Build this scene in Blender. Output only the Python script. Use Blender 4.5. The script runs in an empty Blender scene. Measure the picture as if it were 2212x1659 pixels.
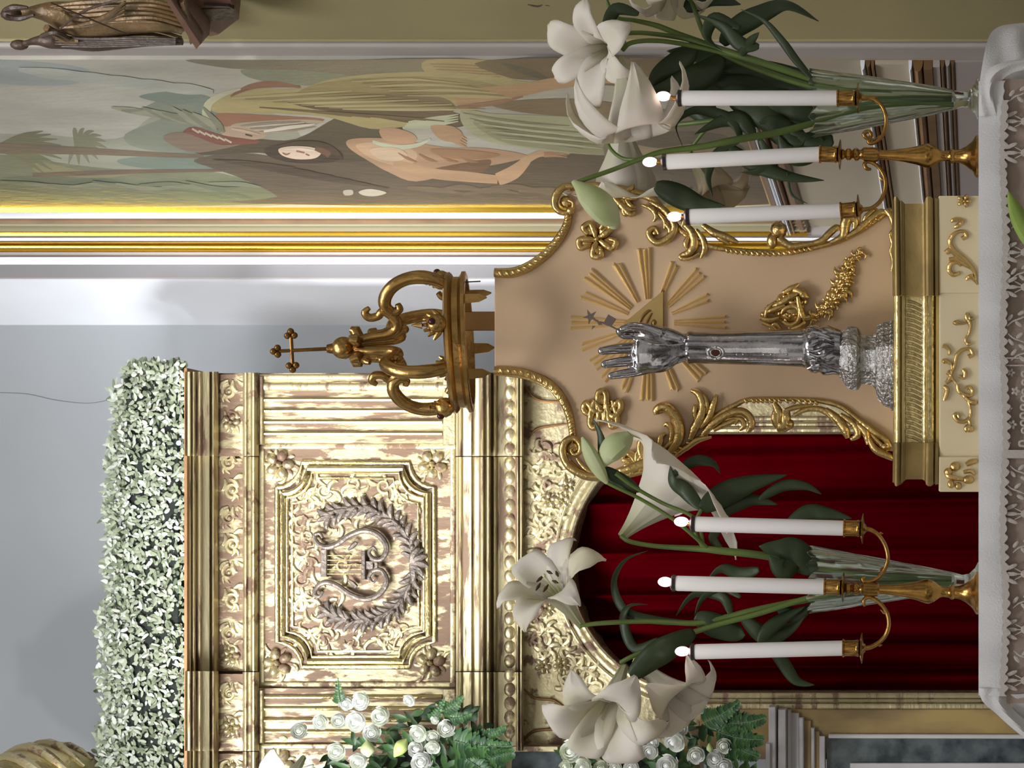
import bpy, math, random
from math import sin, cos, pi, radians, sqrt
from mathutils import Vector, Matrix
random.seed(7)
C = bpy.context.scene.collection
# ------------------------------------------------------------------ camera, world, lights, exposure
# The photo was taken with the phone held sideways: world "up" is the left of the frame.
HOR = 2125.0; ZC = 1.43; F = 5000.0; DC = 5.0
cam_d = bpy.data.cameras.new('camera'); cam = bpy.data.objects.new('camera', cam_d); C.objects.link(cam)
cam_d.sensor_fit = 'HORIZONTAL'; cam_d.sensor_width = 36; cam_d.lens = 36*F/2212
cam_d.shift_x = -(HOR-1106)/2212; cam_d.clip_start = .1; cam_d.clip_end = 100
cam.matrix_world = Matrix(((0,1,0,0),(0,0,-1,-DC),(-1,0,0,ZC),(0,0,0,1)))
bpy.context.scene.camera = cam
vs = bpy.context.scene.view_settings
vs.view_transform = 'Standard'; vs.look = 'None'; vs.gamma = 1; vs.use_curve_mapping = False; vs.exposure = 0.2
w = bpy.data.worlds.new('church'); bpy.context.scene.world = w; w.use_nodes = True
wn = w.node_tree.nodes; wl = w.node_tree.links; wn.clear()
wo = wn.new('ShaderNodeOutputWorld'); wb = wn.new('ShaderNodeBackground')
tc = wn.new('ShaderNodeTexCoord'); nz = wn.new('ShaderNodeTexNoise'); cr = wn.new('ShaderNodeValToRGB')
nz.inputs['Scale'].default_value = 2.6; nz.inputs['Detail'].default_value = 3
cr.color_ramp.elements[0].position = .40; cr.color_ramp.elements[0].color = (.05,.043,.036,1)
cr.color_ramp.elements[1].position = .62; cr.color_ramp.elements[1].color = (.95,.9,.82,1)
wl.new(tc.outputs['Generated'], nz.inputs['Vector']); wl.new(nz.outputs['Fac'], cr.inputs['Fac'])
wl.new(cr.outputs['Color'], wb.inputs['Color']); wb.inputs['Strength'].default_value = 0.44
wl.new(wb.outputs[0], wo.inputs[0])
def area(name, loc, target, size, power, col, spread=None):
    d = bpy.data.lights.new(name, 'AREA'); d.shape = 'RECTANGLE'; d.size, d.size_y = size
    d.energy = power; d.color = col
    if spread: d.spread = radians(spread)
    o = bpy.data.objects.new(name, d); C.objects.link(o); o.location = loc
    o.rotation_euler = (Vector(target)-Vector(loc)).to_track_quat('-Z', 'Y').to_euler(); return o
area('nave_window_light', (-2.0,-4.0,7.8), (-.1,3.4,3.0), (2.,2.), 64, (.97,.985,1), 70)
area('right_fill_light', (1.0,-3.0,8.0), (.2,3.7,3.0), (1.8,1.8), 105, (.98,.98,1))  # added fill from the right, evens out the rear wall
area('splay_fill_light', (-2.2,.6,4.0), (.28,3.6,3.4), (.7,1.2), 18, (.95,.97,1), 50)  # narrow area light added to brighten the white splay
area('aisle_light', (-1.5,-6.0,3.2), (0,0,1.9), (3,2), 12, (1,.93,.84))
def spot(name, loc, target, power, ang, col, r=.08, blend=.5):
    d = bpy.data.lights.new(name, 'SPOT'); d.energy = power; d.spot_size = radians(ang); d.spot_blend = blend
    d.color = col; d.shadow_soft_size = r
    o = bpy.data.objects.new(name, d); C.objects.link(o); o.location = loc
    o.rotation_euler = (Vector(target)-Vector(loc)).to_track_quat('-Z', 'Y').to_euler()
spot('altar_spotlight', (-3.2,-.6,4.6), (-.7,3.6,4.0), 85, 62, (1,.97,.92), .1)
spot('wall_fill_spot', (.9,-5.6,3.4), (.36,3.6,3.9), 1000, 10.5, (.97,.98,1), .15, .9)  # fill spot added to lift the rear wall beside the crown

# ------------------------------------------------------------------ helpers
def P(px, py, Y):                     # a point of the place seen at (px, py) of the photo, at depth Y
    k = (DC+Y)/F
    return Vector(((829.5-py)*k, Y, ZC+(HOR-px)*k))
class Plane:                          # vertical wall plane through two plumb lines (py, depth)
    def __init__(s, pa, Ya, pb, Yb):
        s.a = P(0, pa, Ya); s.b = P(0, pb, Yb); s.d = Vector((s.b.x-s.a.x, s.b.y-s.a.y, 0)).normalized()
        s.n = Vector((s.d.y, -s.d.x, 0));
        if s.n.y > 0: s.n = -s.n      # towards the camera
    def at(s, px, py, off=0.0):
        o = Vector((0,-DC,ZC)); r = Vector(((829.5-py)/F, 1, (HOR-px)/F))
        a = s.a + s.n*off
        t = (Vector((a.x, a.y, 0))-Vector((o.x, o.y, 0))).dot(s.n)/r.dot(s.n)
        return o + r*t
    def k(s, py): return (s.at(0, py).y+DC)/F
def flat(Y): return Plane(0, Y, 1659, Y)
ALT = Plane(800, 3.0, 1659, 2.907)
def lin(c):
    return tuple(((v/255)/12.92 if v/255 <= .04045 else (((v/255)+.055)/1.055)**2.4) for v in c)
def crom(pts, n=6, closed=False):     # Catmull-Rom through tuples
    L = len(pts); out = []
    if L < 3 and not closed:
        a, b = pts[0], pts[-1]
        return [tuple(a[k]+(b[k]-a[k])*i/n for k in range(len(a))) for i in range(n+1)]
    rng = range(L) if closed else range(L-1)
    for i in rng:
        if closed: p = [pts[(i+j-1) % L] for j in range(4)]
        else: p = [pts[max(0, i-1)], pts[i], pts[i+1], pts[min(L-1, i+2)]]
        for j in range(n):
            t = j/n
            out.append(tuple(.5*(2*b+(c-a)*t+(2*a-5*b+4*c-d)*t*t+(3*b-a-3*c+d)*t**3) for a, b, c, d in zip(*p)))
    if not closed: out.append(tuple(pts[-1]))
    return out
def spiral(cx, cy, r0, r1, a0, a1, n=14):
    return [(cx+(r0+(r1-r0)*i/n)*cos(radians(a0+(a1-a0)*i/n)), cy+(r0+(r1-r0)*i/n)*sin(radians(a0+(a1-a0)*i/n))) for i in range(n+1)]

class MB:
    def __init__(s): s.v = []; s.f = []; s.m = []
    def add(s, vs_, fs, m=0):
        b = len(s.v); s.v += [Vector(x) for x in vs_]; s.f += [tuple(b+i for i in f) for f in fs]; s.m += [m]*len(fs)
    def box(s, lo, hi, m=0):
        (a,b,c),(d,e,f) = lo, hi
        s.add([(a,b,c),(d,b,c),(d,e,c),(a,e,c),(a,b,f),(d,b,f),(d,e,f),(a,e,f)],
              [(0,3,2,1),(4,5,6,7),(0,1,5,4),(1,2,6,5),(2,3,7,6),(3,0,4,7)], m)
    def tube(s, pts, rad, n=8, m=0, cap=True, N=None, flatk=1.0):   # swept tube; with N an oval section, flatk = thickness along N
        pts = [Vector(p) for p in pts]; L = len(pts); b = len(s.v)
        if not hasattr(rad, '__len__'): rad = [rad]*L
        up = None
        for i, p in enumerate(pts):
            t = (pts[min(i+1, L-1)]-pts[max(i-1, 0)])
            t = t.normalized() if t.length > 1e-9 else Vector((0,0,1))
            if N is not None:
                sd = t.cross(N); sd = sd.normalized() if sd.length > 1e-6 else Vector((1,0,0)); u = N.normalized()
            else:
                if up is None: up = Vector((0,1,0)) if abs(t.y) < .9 else Vector((1,0,0))
                sd = t.cross(up).normalized(); u = sd.cross(t).normalized(); up = u
            for j in range(n):
                a = 2*pi*j/n; s.v.append(p+sd*(cos(a)*rad[i])+u*(sin(a)*rad[i]*flatk))
        for i in range(L-1):
            for j in range(n):
                k = (j+1) % n; s.f.append((b+i*n+j, b+i*n+k, b+(i+1)*n+k, b+(i+1)*n+j)); s.m.append(m)
        if cap:
            s.f.append(tuple(b+j for j in range(n))[::-1]); s.m.append(m)
            s.f.append(tuple(b+(L-1)*n+j for j in range(n))); s.m.append(m)
    def stroke(s, pl, pts, w, off=0.0, h=.6, n=6, m=0, sm=5):        # carved relief stroke on a plane, pixel path, pixel half-widths
        if not hasattr(w, '__len__'): w = [w*.55]+[w]*(len(pts)-2)+[w*.3] if len(pts) > 2 else [w, w*.5]
        q = [(a[0], a[1], ww) for a, ww in zip(pts, list(w)+[w[-1]]*(len(pts)-len(w)))]
        q = crom(q, sm)
        s.tube([pl.at(a, b, off) for a, b, _ in q], [max(.0004, c*pl.k(b)) for a, b, c in q], n, m, True, pl.n, h)
    def spiralstroke(s, pl, cx, cy, r0, r1, a0, a1, w0, w1, off=0., h=.6, n=14, m=0):
        p = spiral(cx, cy, r0, r1, a0, a1, n)
        s.stroke(pl, p, [w0+(w1-w0)*i/n for i in range(n+1)], off, h, 6, m, 2)
    def blob(s, c, r, m=0, nu=10, nv=7, R=None):
        b = len(s.v); r = r if hasattr(r, '__len__') else (r, r, r)
        for i in range(nv+1):
            for j in range(nu):
                t = pi*i/nv; a = 2*pi*j/nu
                q = Vector((r[0]*sin(t)*cos(a), r[1]*sin(t)*sin(a), r[2]*cos(t)))
                if R is not None: q = R @ q
                s.v.append(Vector(c)+q)
        for i in range(nv):
            for j in range(nu):
                k = (j+1) % nu; s.f.append((b+i*nu+j, b+(i+1)*nu+j, b+(i+1)*nu+k, b+i*nu+k)); s.m.append(m)
    def dome(s, pl, px, py, rx, ry, h, rot=0, off=0., m=0):           # flattened boss on a plane
        k = pl.k(py); a = radians(rot); z = Vector((0,0,-1)); x = -pl.d if pl.d.x > 0 else pl.d
        e1 = z*cos(a)+x*sin(a); e2 = -z*sin(a)+x*cos(a)
        R = Matrix((e1, e2, pl.n)).transposed()
        s.blob(pl.at(px, py, off), (rx*k, ry*k, h*k), m, 10, 6, R)
    def prism(s, pl, pts, front, back, m=0, bev=0.0):                 # outline traced on a plane, given its real depth
        n = len(pts); b = len(s.v)
        A = [pl.at(x, y, front) for x, y in pts]; D = pl.n*(back-front)
        if bev:
            cx = sum((q for q in A), Vector())/n; inn = []
            for i in range(n):
                e1 = (A[i]-A[i-1]); e2 = (A[(i+1) % n]-A[i])
                nn = (e1.normalized() if e1.length else e1)+(e2.normalized() if e2.length else e2)
                q = pl.n.cross(nn).normalized()
                inn.append(q)
            ar = sum((A[i]-cx).cross(A[(i+1) % n]-cx).dot(pl.n) for i in range(n))
            sg = 1 if ar > 0 else -1
            s.v += [A[i]+inn[i]*bev*sg for i in range(n)]; s.v += [a-pl.n*bev for a in A]; s.v += [a+D for a in A]
            r = 3
        else:
            s.v += A+[a+D for a in A]; r = 2
        s.f.append(tuple(range(b, b+n))); s.m.append(m)
        s.f.append(tuple(range(b+(r-1)*n, b+r*n))[::-1]); s.m.append(m)
        for q in range(r-1):
            for i in range(n):
                j = (i+1) % n; s.f.append((b+q*n+i, b+(q+1)*n+i, b+(q+1)*n+j, b+q*n+j)); s.m.append(m)
    def bar(s, pl, a0, b0, a1, b1, front, back, m=0, bev=0.0):
        s.prism(pl, [(a0,b0),(a1,b0),(a1,b1),(a0,b1)], front, back, m, bev)
    def roll(s, pl, p, q, r, off=0., h=1., n=8, m=0):                 # straight half round
        s.tube([pl.at(*p, off), pl.at(*q, off)], [r*pl.k(p[1])]*2, n, m, True, pl.n, h)
    def lathe(s, base, axis, prof, n=20, m=0, flute=0, fd=0.0):       # prof: (h, r)
        axis = Vector(axis).normalized(); x = axis.cross(Vector((0,1,0))).normalized(); y = axis.cross(x)
        b = len(s.v)
        for h, r in prof:
            for j in range(n):
                a = 2*pi*j/n; rr = r*(1+fd*cos(flute*a)) if flute else r
                s.v.append(Vector(base)+axis*h+x*(rr*cos(a))+y*(rr*sin(a)))
        for i in range(len(prof)-1):
            for j in range(n):
                k = (j+1) % n; s.f.append((b+i*n+j, b+i*n+k, b+(i+1)*n+k, b+(i+1)*n+j)); s.m.append(m)
        s.f.append(tuple(b+j for j in range(n))[::-1]); s.m.append(m)
        s.f.append(tuple(b+(len(prof)-1)*n+j for j in range(n))); s.m.append(m)
    def grid(s, rows, m=0):
        b = len(s.v); n = len(rows[0])
        for r in rows: s.v += [Vector(p) for p in r]
        for i in range(len(rows)-1):
            for j in range(n-1):
                s.f.append((b+i*n+j, b+i*n+j+1, b+(i+1)*n+j+1, b+(i+1)*n+j)); s.m.append(m)
    def build(s, name, mats, parent=None, smooth=True, angle=40, fixn=True):
        me = bpy.data.meshes.new(name); vv = s.v
        off = Vector((0,0,0))
        if parent is None:
            xs = [v.x for v in vv]; ys = [v.y for v in vv]; zs = [v.z for v in vv]
            off = Vector(((min(xs)+max(xs))/2, (min(ys)+max(ys))/2, min(zs))); vv = [v-off for v in vv]
        me.from_pydata([tuple(v) for v in vv], [], s.f)
        if not isinstance(mats, (list, tuple)): mats = [mats]
        for q in mats: me.materials.append(q)
        me.polygons.foreach_set('material_index', s.m)
        if fixn:
            import bmesh
            bm = bmesh.new(); bm.from_mesh(me); bmesh.ops.recalc_face_normals(bm, faces=bm.faces); bm.to_mesh(me); bm.free()
        if smooth: me.shade_smooth(); me.set_sharp_from_angle(angle=radians(angle))
        o = bpy.data.objects.new(name, me); C.objects.link(o); o.location = off
        if parent is not None:
            o.parent = parent
            if parent.type == 'EMPTY': o.matrix_parent_inverse = Matrix.Translation(-parent.location)
            elif parent.get('_off'): o.matrix_parent_inverse = Matrix.Translation(-parent.location)
        return o
def tag(o, label, cat, group=None, kind=None):
    o['label'] = label; o['category'] = cat
    if group: o['group'] = group
    if kind: o['kind'] = kind
    return o
def thing(name, loc, label, cat, group=None):
    o = bpy.data.objects.new(name, None); C.objects.link(o); o.empty_display_size = .05
    o.location = loc; return tag(o, label, cat, group)
def struct(o): o['kind'] = 'structure'; return o

# ------------------------------------------------------------------ materials
def mat(name, col, rough=.6, metal=0., bump=0., bscale=80., var=0., vscale=6., spec=None, col2=None, stretch=(1,1,1), sheen=0, island=0., emis=None):
    m = bpy.data.materials.new(name); m.use_nodes = True; nt = m.node_tree; N = nt.nodes; L = nt.links
    b = N['Principled BSDF']; c = tuple(lin(col))+(1,)
    b.inputs['Base Color'].default_value = c; b.inputs['Roughness'].default_value = rough; b.inputs['Metallic'].default_value = metal
    if spec is not None: b.inputs['Specular IOR Level'].default_value = spec
    if sheen: b.inputs['Sheen Weight'].default_value = sheen
    if emis: b.inputs['Emission Color'].default_value = tuple(lin(emis[0]))+(1,); b.inputs['Emission Strength'].default_value = emis[1]
    t = N.new('ShaderNodeTexCoord'); mp = N.new('ShaderNodeMapping'); mp.inputs['Scale'].default_value = stretch
    L.new(t.outputs['Object'], mp.inputs['Vector'])
    if var or col2:
        n = N.new('ShaderNodeTexNoise'); n.inputs['Scale'].default_value = vscale; n.inputs['Detail'].default_value = 5
        L.new(mp.outputs[0], n.inputs['Vector'])
        r = N.new('ShaderNodeValToRGB'); e = r.color_ramp.elements
        e[0].position = .35; e[1].position = .65
        c2 = tuple(lin(col2))+(1,) if col2 else tuple(x*(1-var) for x in c[:3])+(1,)
        e[0].color = c2; e[1].color = c
        L.new(n.outputs['Fac'], r.inputs['Fac']); out = r.outputs['Color']
        L.new(out, b.inputs['Base Color'])
    if island:
        g = N.new('ShaderNodeNewGeometry'); r2 = N.new('ShaderNodeValToRGB'); e = r2.color_ramp.elements
        a = col; bb = col2 or tuple(v*(1-island) for v in col)
        e[0].color = tuple(lin(bb))+(1,); e[1].color = tuple(lin(a))+(1,)
        mid = e.new(.45) if hasattr(e, 'new') else None
        if mid: mid.color = tuple(lin(tuple((x+y)/2*(1.0 if i != 2 else .93) for i, (x, y) in enumerate(zip(a, bb)))))+(1,)
        L.new(g.outputs['Random Per Island'], r2.inputs['Fac']); L.new(r2.outputs['Color'], b.inputs['Base Color'])
    if bump:
        n2 = N.new('ShaderNodeTexNoise'); n2.inputs['Scale'].default_value = bscale; n2.inputs['Detail'].default_value = 4
        L.new(mp.outputs[0], n2.inputs['Vector'])
        bp = N.new('ShaderNodeBump'); bp.inputs['Strength'].default_value = bump; bp.inputs['Distance'].default_value = .01
        L.new(n2.outputs['Fac'], bp.inputs['Height']); L.new(bp.outputs[0], b.inputs['Normal'])
    return m
def worn_gold(name, amount=.5, stretch=(1,1,1), scale=14., gold=(198,186,148), bole=(122,98,78), rough=.42):
    m = bpy.data.materials.new(name); m.use_nodes = True; nt = m.node_tree; N = nt.nodes; L = nt.links; b = N['Principled BSDF']
    t = N.new('ShaderNodeTexCoord'); mp = N.new('ShaderNodeMapping'); mp.inputs['Scale'].default_value = stretch
    L.new(t.outputs['Object'], mp.inputs['Vector'])
    n = N.new('ShaderNodeTexNoise'); n.inputs['Scale'].default_value = scale; n.inputs['Detail'].default_value = 6; n.inputs['Roughness'].default_value = .65
    L.new(mp.outputs[0], n.inputs['Vector'])
    r = N.new('ShaderNodeValToRGB'); e = r.color_ramp.elements
    e[0].position = amount-.04; e[0].color = (0,0,0,1); e[1].position = amount+.04; e[1].color = (1,1,1,1)
    L.new(n.outputs['Fac'], r.inputs['Fac'])
    mx = N.new('ShaderNodeMix'); mx.data_type = 'RGBA'
    mx.inputs[6].default_value = tuple(lin(bole))+(1,); mx.inputs[7].default_value = tuple(lin(gold))+(1,)
    L.new(r.outputs['Color'], mx.inputs[0]); L.new(mx.outputs[2], b.inputs['Base Color'])
    mm = N.new('ShaderNodeMapRange'); mm.inputs['To Min'].default_value = .25; mm.inputs['To Max'].default_value = .8
    L.new(r.outputs['Color'], mm.inputs['Value']); L.new(mm.outputs[0], b.inputs['Metallic'])
    mr = N.new('ShaderNodeMapRange'); mr.inputs['To Min'].default_value = .6; mr.inputs['To Max'].default_value = rough
    L.new(r.outputs['Color'], mr.inputs['Value']); L.new(mr.outputs[0], b.inputs['Roughness'])
    n2 = N.new('ShaderNodeTexNoise'); n2.inputs['Scale'].default_value = 60; n2.inputs['Detail'].default_value = 3
    L.new(mp.outputs[0], n2.inputs['Vector'])
    bp = N.new('ShaderNodeBump'); bp.inputs['Strength'].default_value = .35; bp.inputs['Distance'].default_value = .006
    L.new(n2.outputs['Fac'], bp.inputs['Height']); L.new(bp.outputs[0], b.inputs['Normal'])
    return m
def petal_mat(name, col, deep, tr=.35):
    m = bpy.data.materials.new(name); m.use_nodes = True; nt = m.node_tree; N = nt.nodes; L = nt.links
    b = N['Principled BSDF']; b.inputs['Roughness'].default_value = .55; b.inputs['Specular IOR Level'].default_value = .3
    t = N.new('ShaderNodeTexCoord'); n = N.new('ShaderNodeTexNoise'); n.inputs['Scale'].default_value = 9
    L.new(t.outputs['Object'], n.inputs['Vector'])
    r = N.new('ShaderNodeValToRGB'); e = r.color_ramp.elements; e[0].position = .3; e[1].position = .55
    e[0].color = tuple(lin(deep))+(1,); e[1].color = tuple(lin(col))+(1,)
    L.new(n.outputs['Fac'], r.inputs['Fac'])
    at = N.new('ShaderNodeAttribute'); at.attribute_name = 'throat'; mc = N.new('ShaderNodeMix'); mc.data_type = 'RGBA'
    L.new(at.outputs['Fac'], mc.inputs[0]); L.new(r.outputs['Color'], mc.inputs[6]); mc.inputs[7].default_value = tuple(lin((176,184,96)))+(1,)
    L.new(mc.outputs[2], b.inputs['Base Color'])
    tl = N.new('ShaderNodeBsdfTranslucent'); L.new(mc.outputs[2], tl.inputs['Color'])
    mx = N.new('ShaderNodeMixShader'); mx.inputs[0].default_value = tr
    L.new(b.outputs[0], mx.inputs[1]); L.new(tl.outputs[0], mx.inputs[2]); L.new(mx.outputs[0], N['Material Output'].inputs['Surface'])
    return m
GOLD = mat('bright_gilding', (218,186,122), .3, 1., .25, 120, var=.25, vscale=25)
DULLG = mat('matt_brown_gilding', (160,136,86), .5, .75, .2, 40, var=.3, vscale=14)  # darker, rougher gilding for the side blocks of the plinth moulding
RAYG = mat('ray_gilding', (238,214,160), .36, .65, .06, 60)
GOLDP = mat('pale_gilding', (212,194,142), .3, 1., .2, 90, var=.2, vscale=20)
CROWN = mat('crown_gilding', (198,158,96), .3, 1., .15, 60, var=.35, vscale=14)
OLD = worn_gold('worn_gilding', .45)
OLDV = worn_gold('worn_gilding_upright', .50, (1,1,.16), 26)
OLDH = worn_gold('worn_gilding_level', .44, (.12,1,1), 24)
OLDB = worn_gold('worn_gilding_patchy', .53, (1,1,.4), 22)
BRASS = mat('brass', (186,142,78), .24, 1., .08, 60, var=.35, vscale=30)
SILVER = mat('silver', (188,186,190), .14, 1., .12, 30, var=.25, vscale=18)
SILVERD = mat('embossed_silver', (204,200,196), .34, 1., .7, 130, var=.45, vscale=60)
IVORY = mat('ivory_paint', (206,176,142), .5, 0, .05, 60, var=.08, vscale=5)
CREAM = mat('cream_paint', (222,206,168), .5, 0, .05, 60, var=.06, vscale=5)
WAX = mat('white_candle', (240,236,234), .45, 0, 0)
DARKM = mat('dark_collar', (52,44,42), .4, .3)
BULB = mat('lit_bulb', (255,225,220), .3, emis=((255,214,206), 6.))
_n = BULB.node_tree.nodes; _l = BULB.node_tree.links; _w = _n.new('ShaderNodeLayerWeight'); _w.inputs['Blend'].default_value = .5; _r = _n.new('ShaderNodeValToRGB')
_r.color_ramp.elements[0].color = (1,.9,.92,1); _r.color_ramp.elements[0].position = .35; _r.color_ramp.elements[1].color = (.22,.05,.075,1); _r.color_ramp.elements[1].position = .85
_l.new(_w.outputs['Facing'], _r.inputs['Fac']); _l.new(_r.outputs['Color'], _n['Principled BSDF'].inputs['Emission Color'])
WALLG = mat('grey_plaster', (156,160,164), .85, 0, .06, 30, var=.1, vscale=1.3)
WHITEP = mat('white_plaster', (240,243,250), .8, 0, .05, 30, var=.05, vscale=3)
OLIVE = mat('olive_plaster', (156,145,106), .85, 0, .08, 40, var=.14, vscale=2)
BEIGE = mat('beige_plaster', (168,158,140), .85, 0, .05, 30, var=.1, vscale=3)
GREYP = mat('grey_trim_paint', (168,160,156), .7, 0, .04, 30, var=.08, vscale=4)
BROWNG = mat('brown_gilt_trim', (150,112,72), .45, .45, .1, 30, var=.3, vscale=12)
VELVET = mat('red_velvet', (70,0,6), .9, 0, .12, 160, var=.25, vscale=3, sheen=.0, spec=.0)
CLOTH = mat('white_linen', (214,212,212), .9, 0, .25, 260, var=.05, vscale=10)
NET = mat('net_over_wood', (172,154,142), .9, 0, .3, 500, var=.1, vscale=8)
LACE = mat('white_lace_thread', (196,188,182), .9, 0, .3, 400)
LEAFM = mat('lily_leaf', (50,66,34), .5, 0, .1, 60, var=.3, vscale=9)
STEMM = mat('lily_stem', (96,118,52), .45, 0, .05, 60, var=.3, vscale=12)
BUDM = petal_mat('lily_bud', (208,214,170), (170,186,118), .25)
PETAL = petal_mat('lily_petal', (240,234,224), (232,226,200), .36)
PETALW = petal_mat('white_petal', (236,237,234), (224,229,208), .25)
ANTH = mat('dark_anther', (70,48,24), .8)
STAM = mat('pale_filament', (200,206,150), .5)
MOSS = mat('pale_curly_foliage', (190,194,186), .85, 0, island=.3, col2=(96,108,84))
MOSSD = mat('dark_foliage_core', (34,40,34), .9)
FOL = mat('bouquet_leaf', (62,96,48), .5, 0, island=.4, col2=(34,62,36))
WOODC = mat('reddish_wood', (112,78,62), .5, 0, .1, 30, var=.25, vscale=8)
STAT = mat('tarnished_gilt_wood', (138,112,78), .42, .35, .5, 50, var=.6, vscale=10)
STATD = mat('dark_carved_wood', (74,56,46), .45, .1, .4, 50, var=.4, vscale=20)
PEWT = mat('tarnished_silver_leaf', (124,112,102), .45, .4, .5, 60, var=.4, vscale=20)
OCHRE = mat('ochre_marble', (166,142,88), .4, 0, .1, 20, var=.4, vscale=9, col2=(120,98,70), stretch=(1,1,.4))
MARBLE = mat('dark_green_marble', (92,102,104), .25, 0, .1, 20, vscale=16, col2=(38,50,56))
WHITEM = mat('white_marble', (206,204,206), .45, 0, .05, 30, var=.12, vscale=6)
BLACK = mat('shadowed_niche_wood', (40,24,22), .9)
GEM = mat('dark_garnet', (60,12,12), .1)
GLASS = bpy.data.materials.new('cut_glass'); GLASS.use_nodes = True
_b = GLASS.node_tree.nodes['Principled BSDF']; _b.inputs['Base Color'].default_value = (.84,.92,.85,1); _b.inputs['Roughness'].default_value = .16
_b.inputs['Transmission Weight'].default_value = 1; _b.inputs['IOR'].default_value = 1.35
LED = mat('small_lamp_lens', (220,225,255), .3, emis=((205,212,255), 6.))

# ================================================================== the room
def X(py, Y): return (829.5-py)*(DC+Y)/F
def Zat(px, Y): return ZC+(HOR-px)*(DC+Y)/F
SIDE = Plane(128, 1.5, 440, 3.0)
OL = Plane(-60, .93, 92, 1.36)
def wallseg(name, a, b, z0, z1, m, thick=.12, parent=None, behind=True):   # upright slab between two plan points
    a = Vector((a[0], a[1], 0)); b = Vector((b[0], b[1], 0)); d = (b-a).normalized(); n = Vector((d.y, -d.x, 0))
    if n.y > 0 or (abs(n.y) < 1e-6 and n.x > 0): n = -n
    mb = MB(); q = [a, b, b-n*thick, a-n*thick]
    mb.add([Vector((p.x,p.y,z0)) for p in q]+[Vector((p.x,p.y,z1)) for p in q],
           [(0,3,2,1),(4,5,6,7),(0,1,5,4),(1,2,6,5),(2,3,7,6),(3,0,4,7)])
    return struct(mb.build(name, m, parent, smooth=False))
ZT = 6.0
fl = MB(); fl.box((-3.2,-1.2,-.1), (2.2,4.2,0)); struct(fl.build('floor', mat('stone_floor', (150,140,128), .5, var=.2, vscale=2), smooth=False))
wallseg('wall_rear', (-2.4,3.72), (X(702,3.72),3.72), 0, ZT, WALLG)
wallseg('wall_splay', (X(702,3.72),3.72), (X(602,3.32),3.32), 0, ZT, WHITEP, .1)
pA, pB = (X(602,3.3),3.3), (X(489,3.3),3.3)
wallseg('wall_pilaster', pA, pB, 0, ZT, GREYP, .25)
# gilded and painted fillets standing on the pilaster
PIL = flat(3.3)
ztr = [P(-60,500,3.3).z, 0.0]
def fillet(name, py0, py1, m, proj, rnd=False, pl=PIL):
    mb = MB(); Y = 3.3
    if rnd:
        c = (py0+py1)/2; r = abs(py1-py0)/2*(DC+Y)/F
        mb.tube([Vector((X(c,Y),Y,0)), Vector((X(c,Y),Y,ZT))], [r,r], 14, 0, True, Vector((0,-1,0)), proj/r)
    else:
        mb.box((X(py1,Y),Y-proj,0), (X(py0,Y),Y+.02,ZT))
    return struct(mb.build(name, m))
GOLDT = mat('gilded_fillet', (240,196,72), .22, 1., .03, 40)
fillet('trim_1', 522, 545, GOLDT, .03, True)
fillet('trim_2', 545, 551, GREYP, .012)
fillet('trim_3', 514, 521, WHITEP, .012)
fillet('trim_4', 556, 563, WHITEP, .02)
fillet('trim_5', 563, 572, WHITEP, .012)
fillet('trim_6', 573, 600, mat('grey_fillet_paint', (132,130,132), .8), .006)
zfb = SIDE.at(1690, 300).z
# side wall with the big picture
sA = SIDE.at(0, 126); sB = SIDE.at(0, 489)
wallseg('wall_right', (sA.x, sA.y), (sB.x, sB.y), 0, ZT, BEIGE, .12)
oA = OL.at(0, -260); oB = OL.at(0, 92)
wallseg('wall_right_front', (oA.x, oA.y), (oB.x, oB.y), 0, ZT, OLIVE, .12)
wallseg('wall_right_return', (oB.x, oB.y), (sA.x, sA.y), 0, ZT, GREYP, .1)
t7 = MB()
t7.tube([Vector((oB.x-.004,oB.y,0)), Vector((oB.x-.004,oB.y,ZT))], .012, 8); struct(t7.build('trim_7', GREYP))
t8 = MB(); q = OL.at(0, 86); t8.tube([Vector((q.x,q.y-.003,0)), Vector((q.x,q.y-.003,ZT))], .006, 8); struct(t8.build('trim_8', OLIVE))
# dado mouldings running along the side wall
def rail(name, z0, z1, m, proj, rnd=False):
    a = SIDE.at(0,130); b = SIDE.at(0,486); mb = MB(); n = SIDE.n
    if rnd:
        r = (z1-z0)/2; mb.tube([Vector((a.x,a.y,z0+r)), Vector((b.x,b.y,z0+r))], [r,r], 12, 0, True, n, proj/r)
    else:
        q = [Vector((a.x,a.y,0)), Vector((b.x,b.y,0))]; q += [q[1]+n*proj, q[0]+n*proj]
        mb.add([v+Vector((0,0,z0)) for v in q]+[v+Vector((0,0,z1)) for v in q], [(0,3,2,1),(4,5,6,7),(0,1,5,4),(1,2,6,5),(2,3,7,6),(3,0,4,7)])
    return struct(mb.build(name, m))
zs = lambda px: SIDE.at(px, 128).z
DADO = mat('dado_paint', (182,170,152), .8, 0, .05, 30)
DADOL = mat('dado_lilac_paint', (160,150,148), .8, 0, .05, 30)
LBR = mat('dado_brown', (128,98,66), .5, .3, .1, 20, var=.3, vscale=8)
for i, (a, b, m, pr, rd) in enumerate([(1868,1858,WHITEP,.03,True),(1880,1869,LBR,.022,True),(1888,1881,BROWNG,.03,True),
     (1962,1890,DADO,.012,False),(1970,1962,WHITEP,.03,True),(1994,1971,BROWNG,.035,True),(2014,1995,LBR,.028,False),
     (2030,2015,GREYP,.02,False),(2040,2031,LBR,.024,True),(2052,2041,GREYP,.018,True),(2062,2053,LBR,.012,True),(3300,2063,DADOL,.006,False)]):
    rail('trim_%d' % (9+i), max(0,zs(a)), zs(b), m, pr, rd)
WR = flat(3.72)
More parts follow.
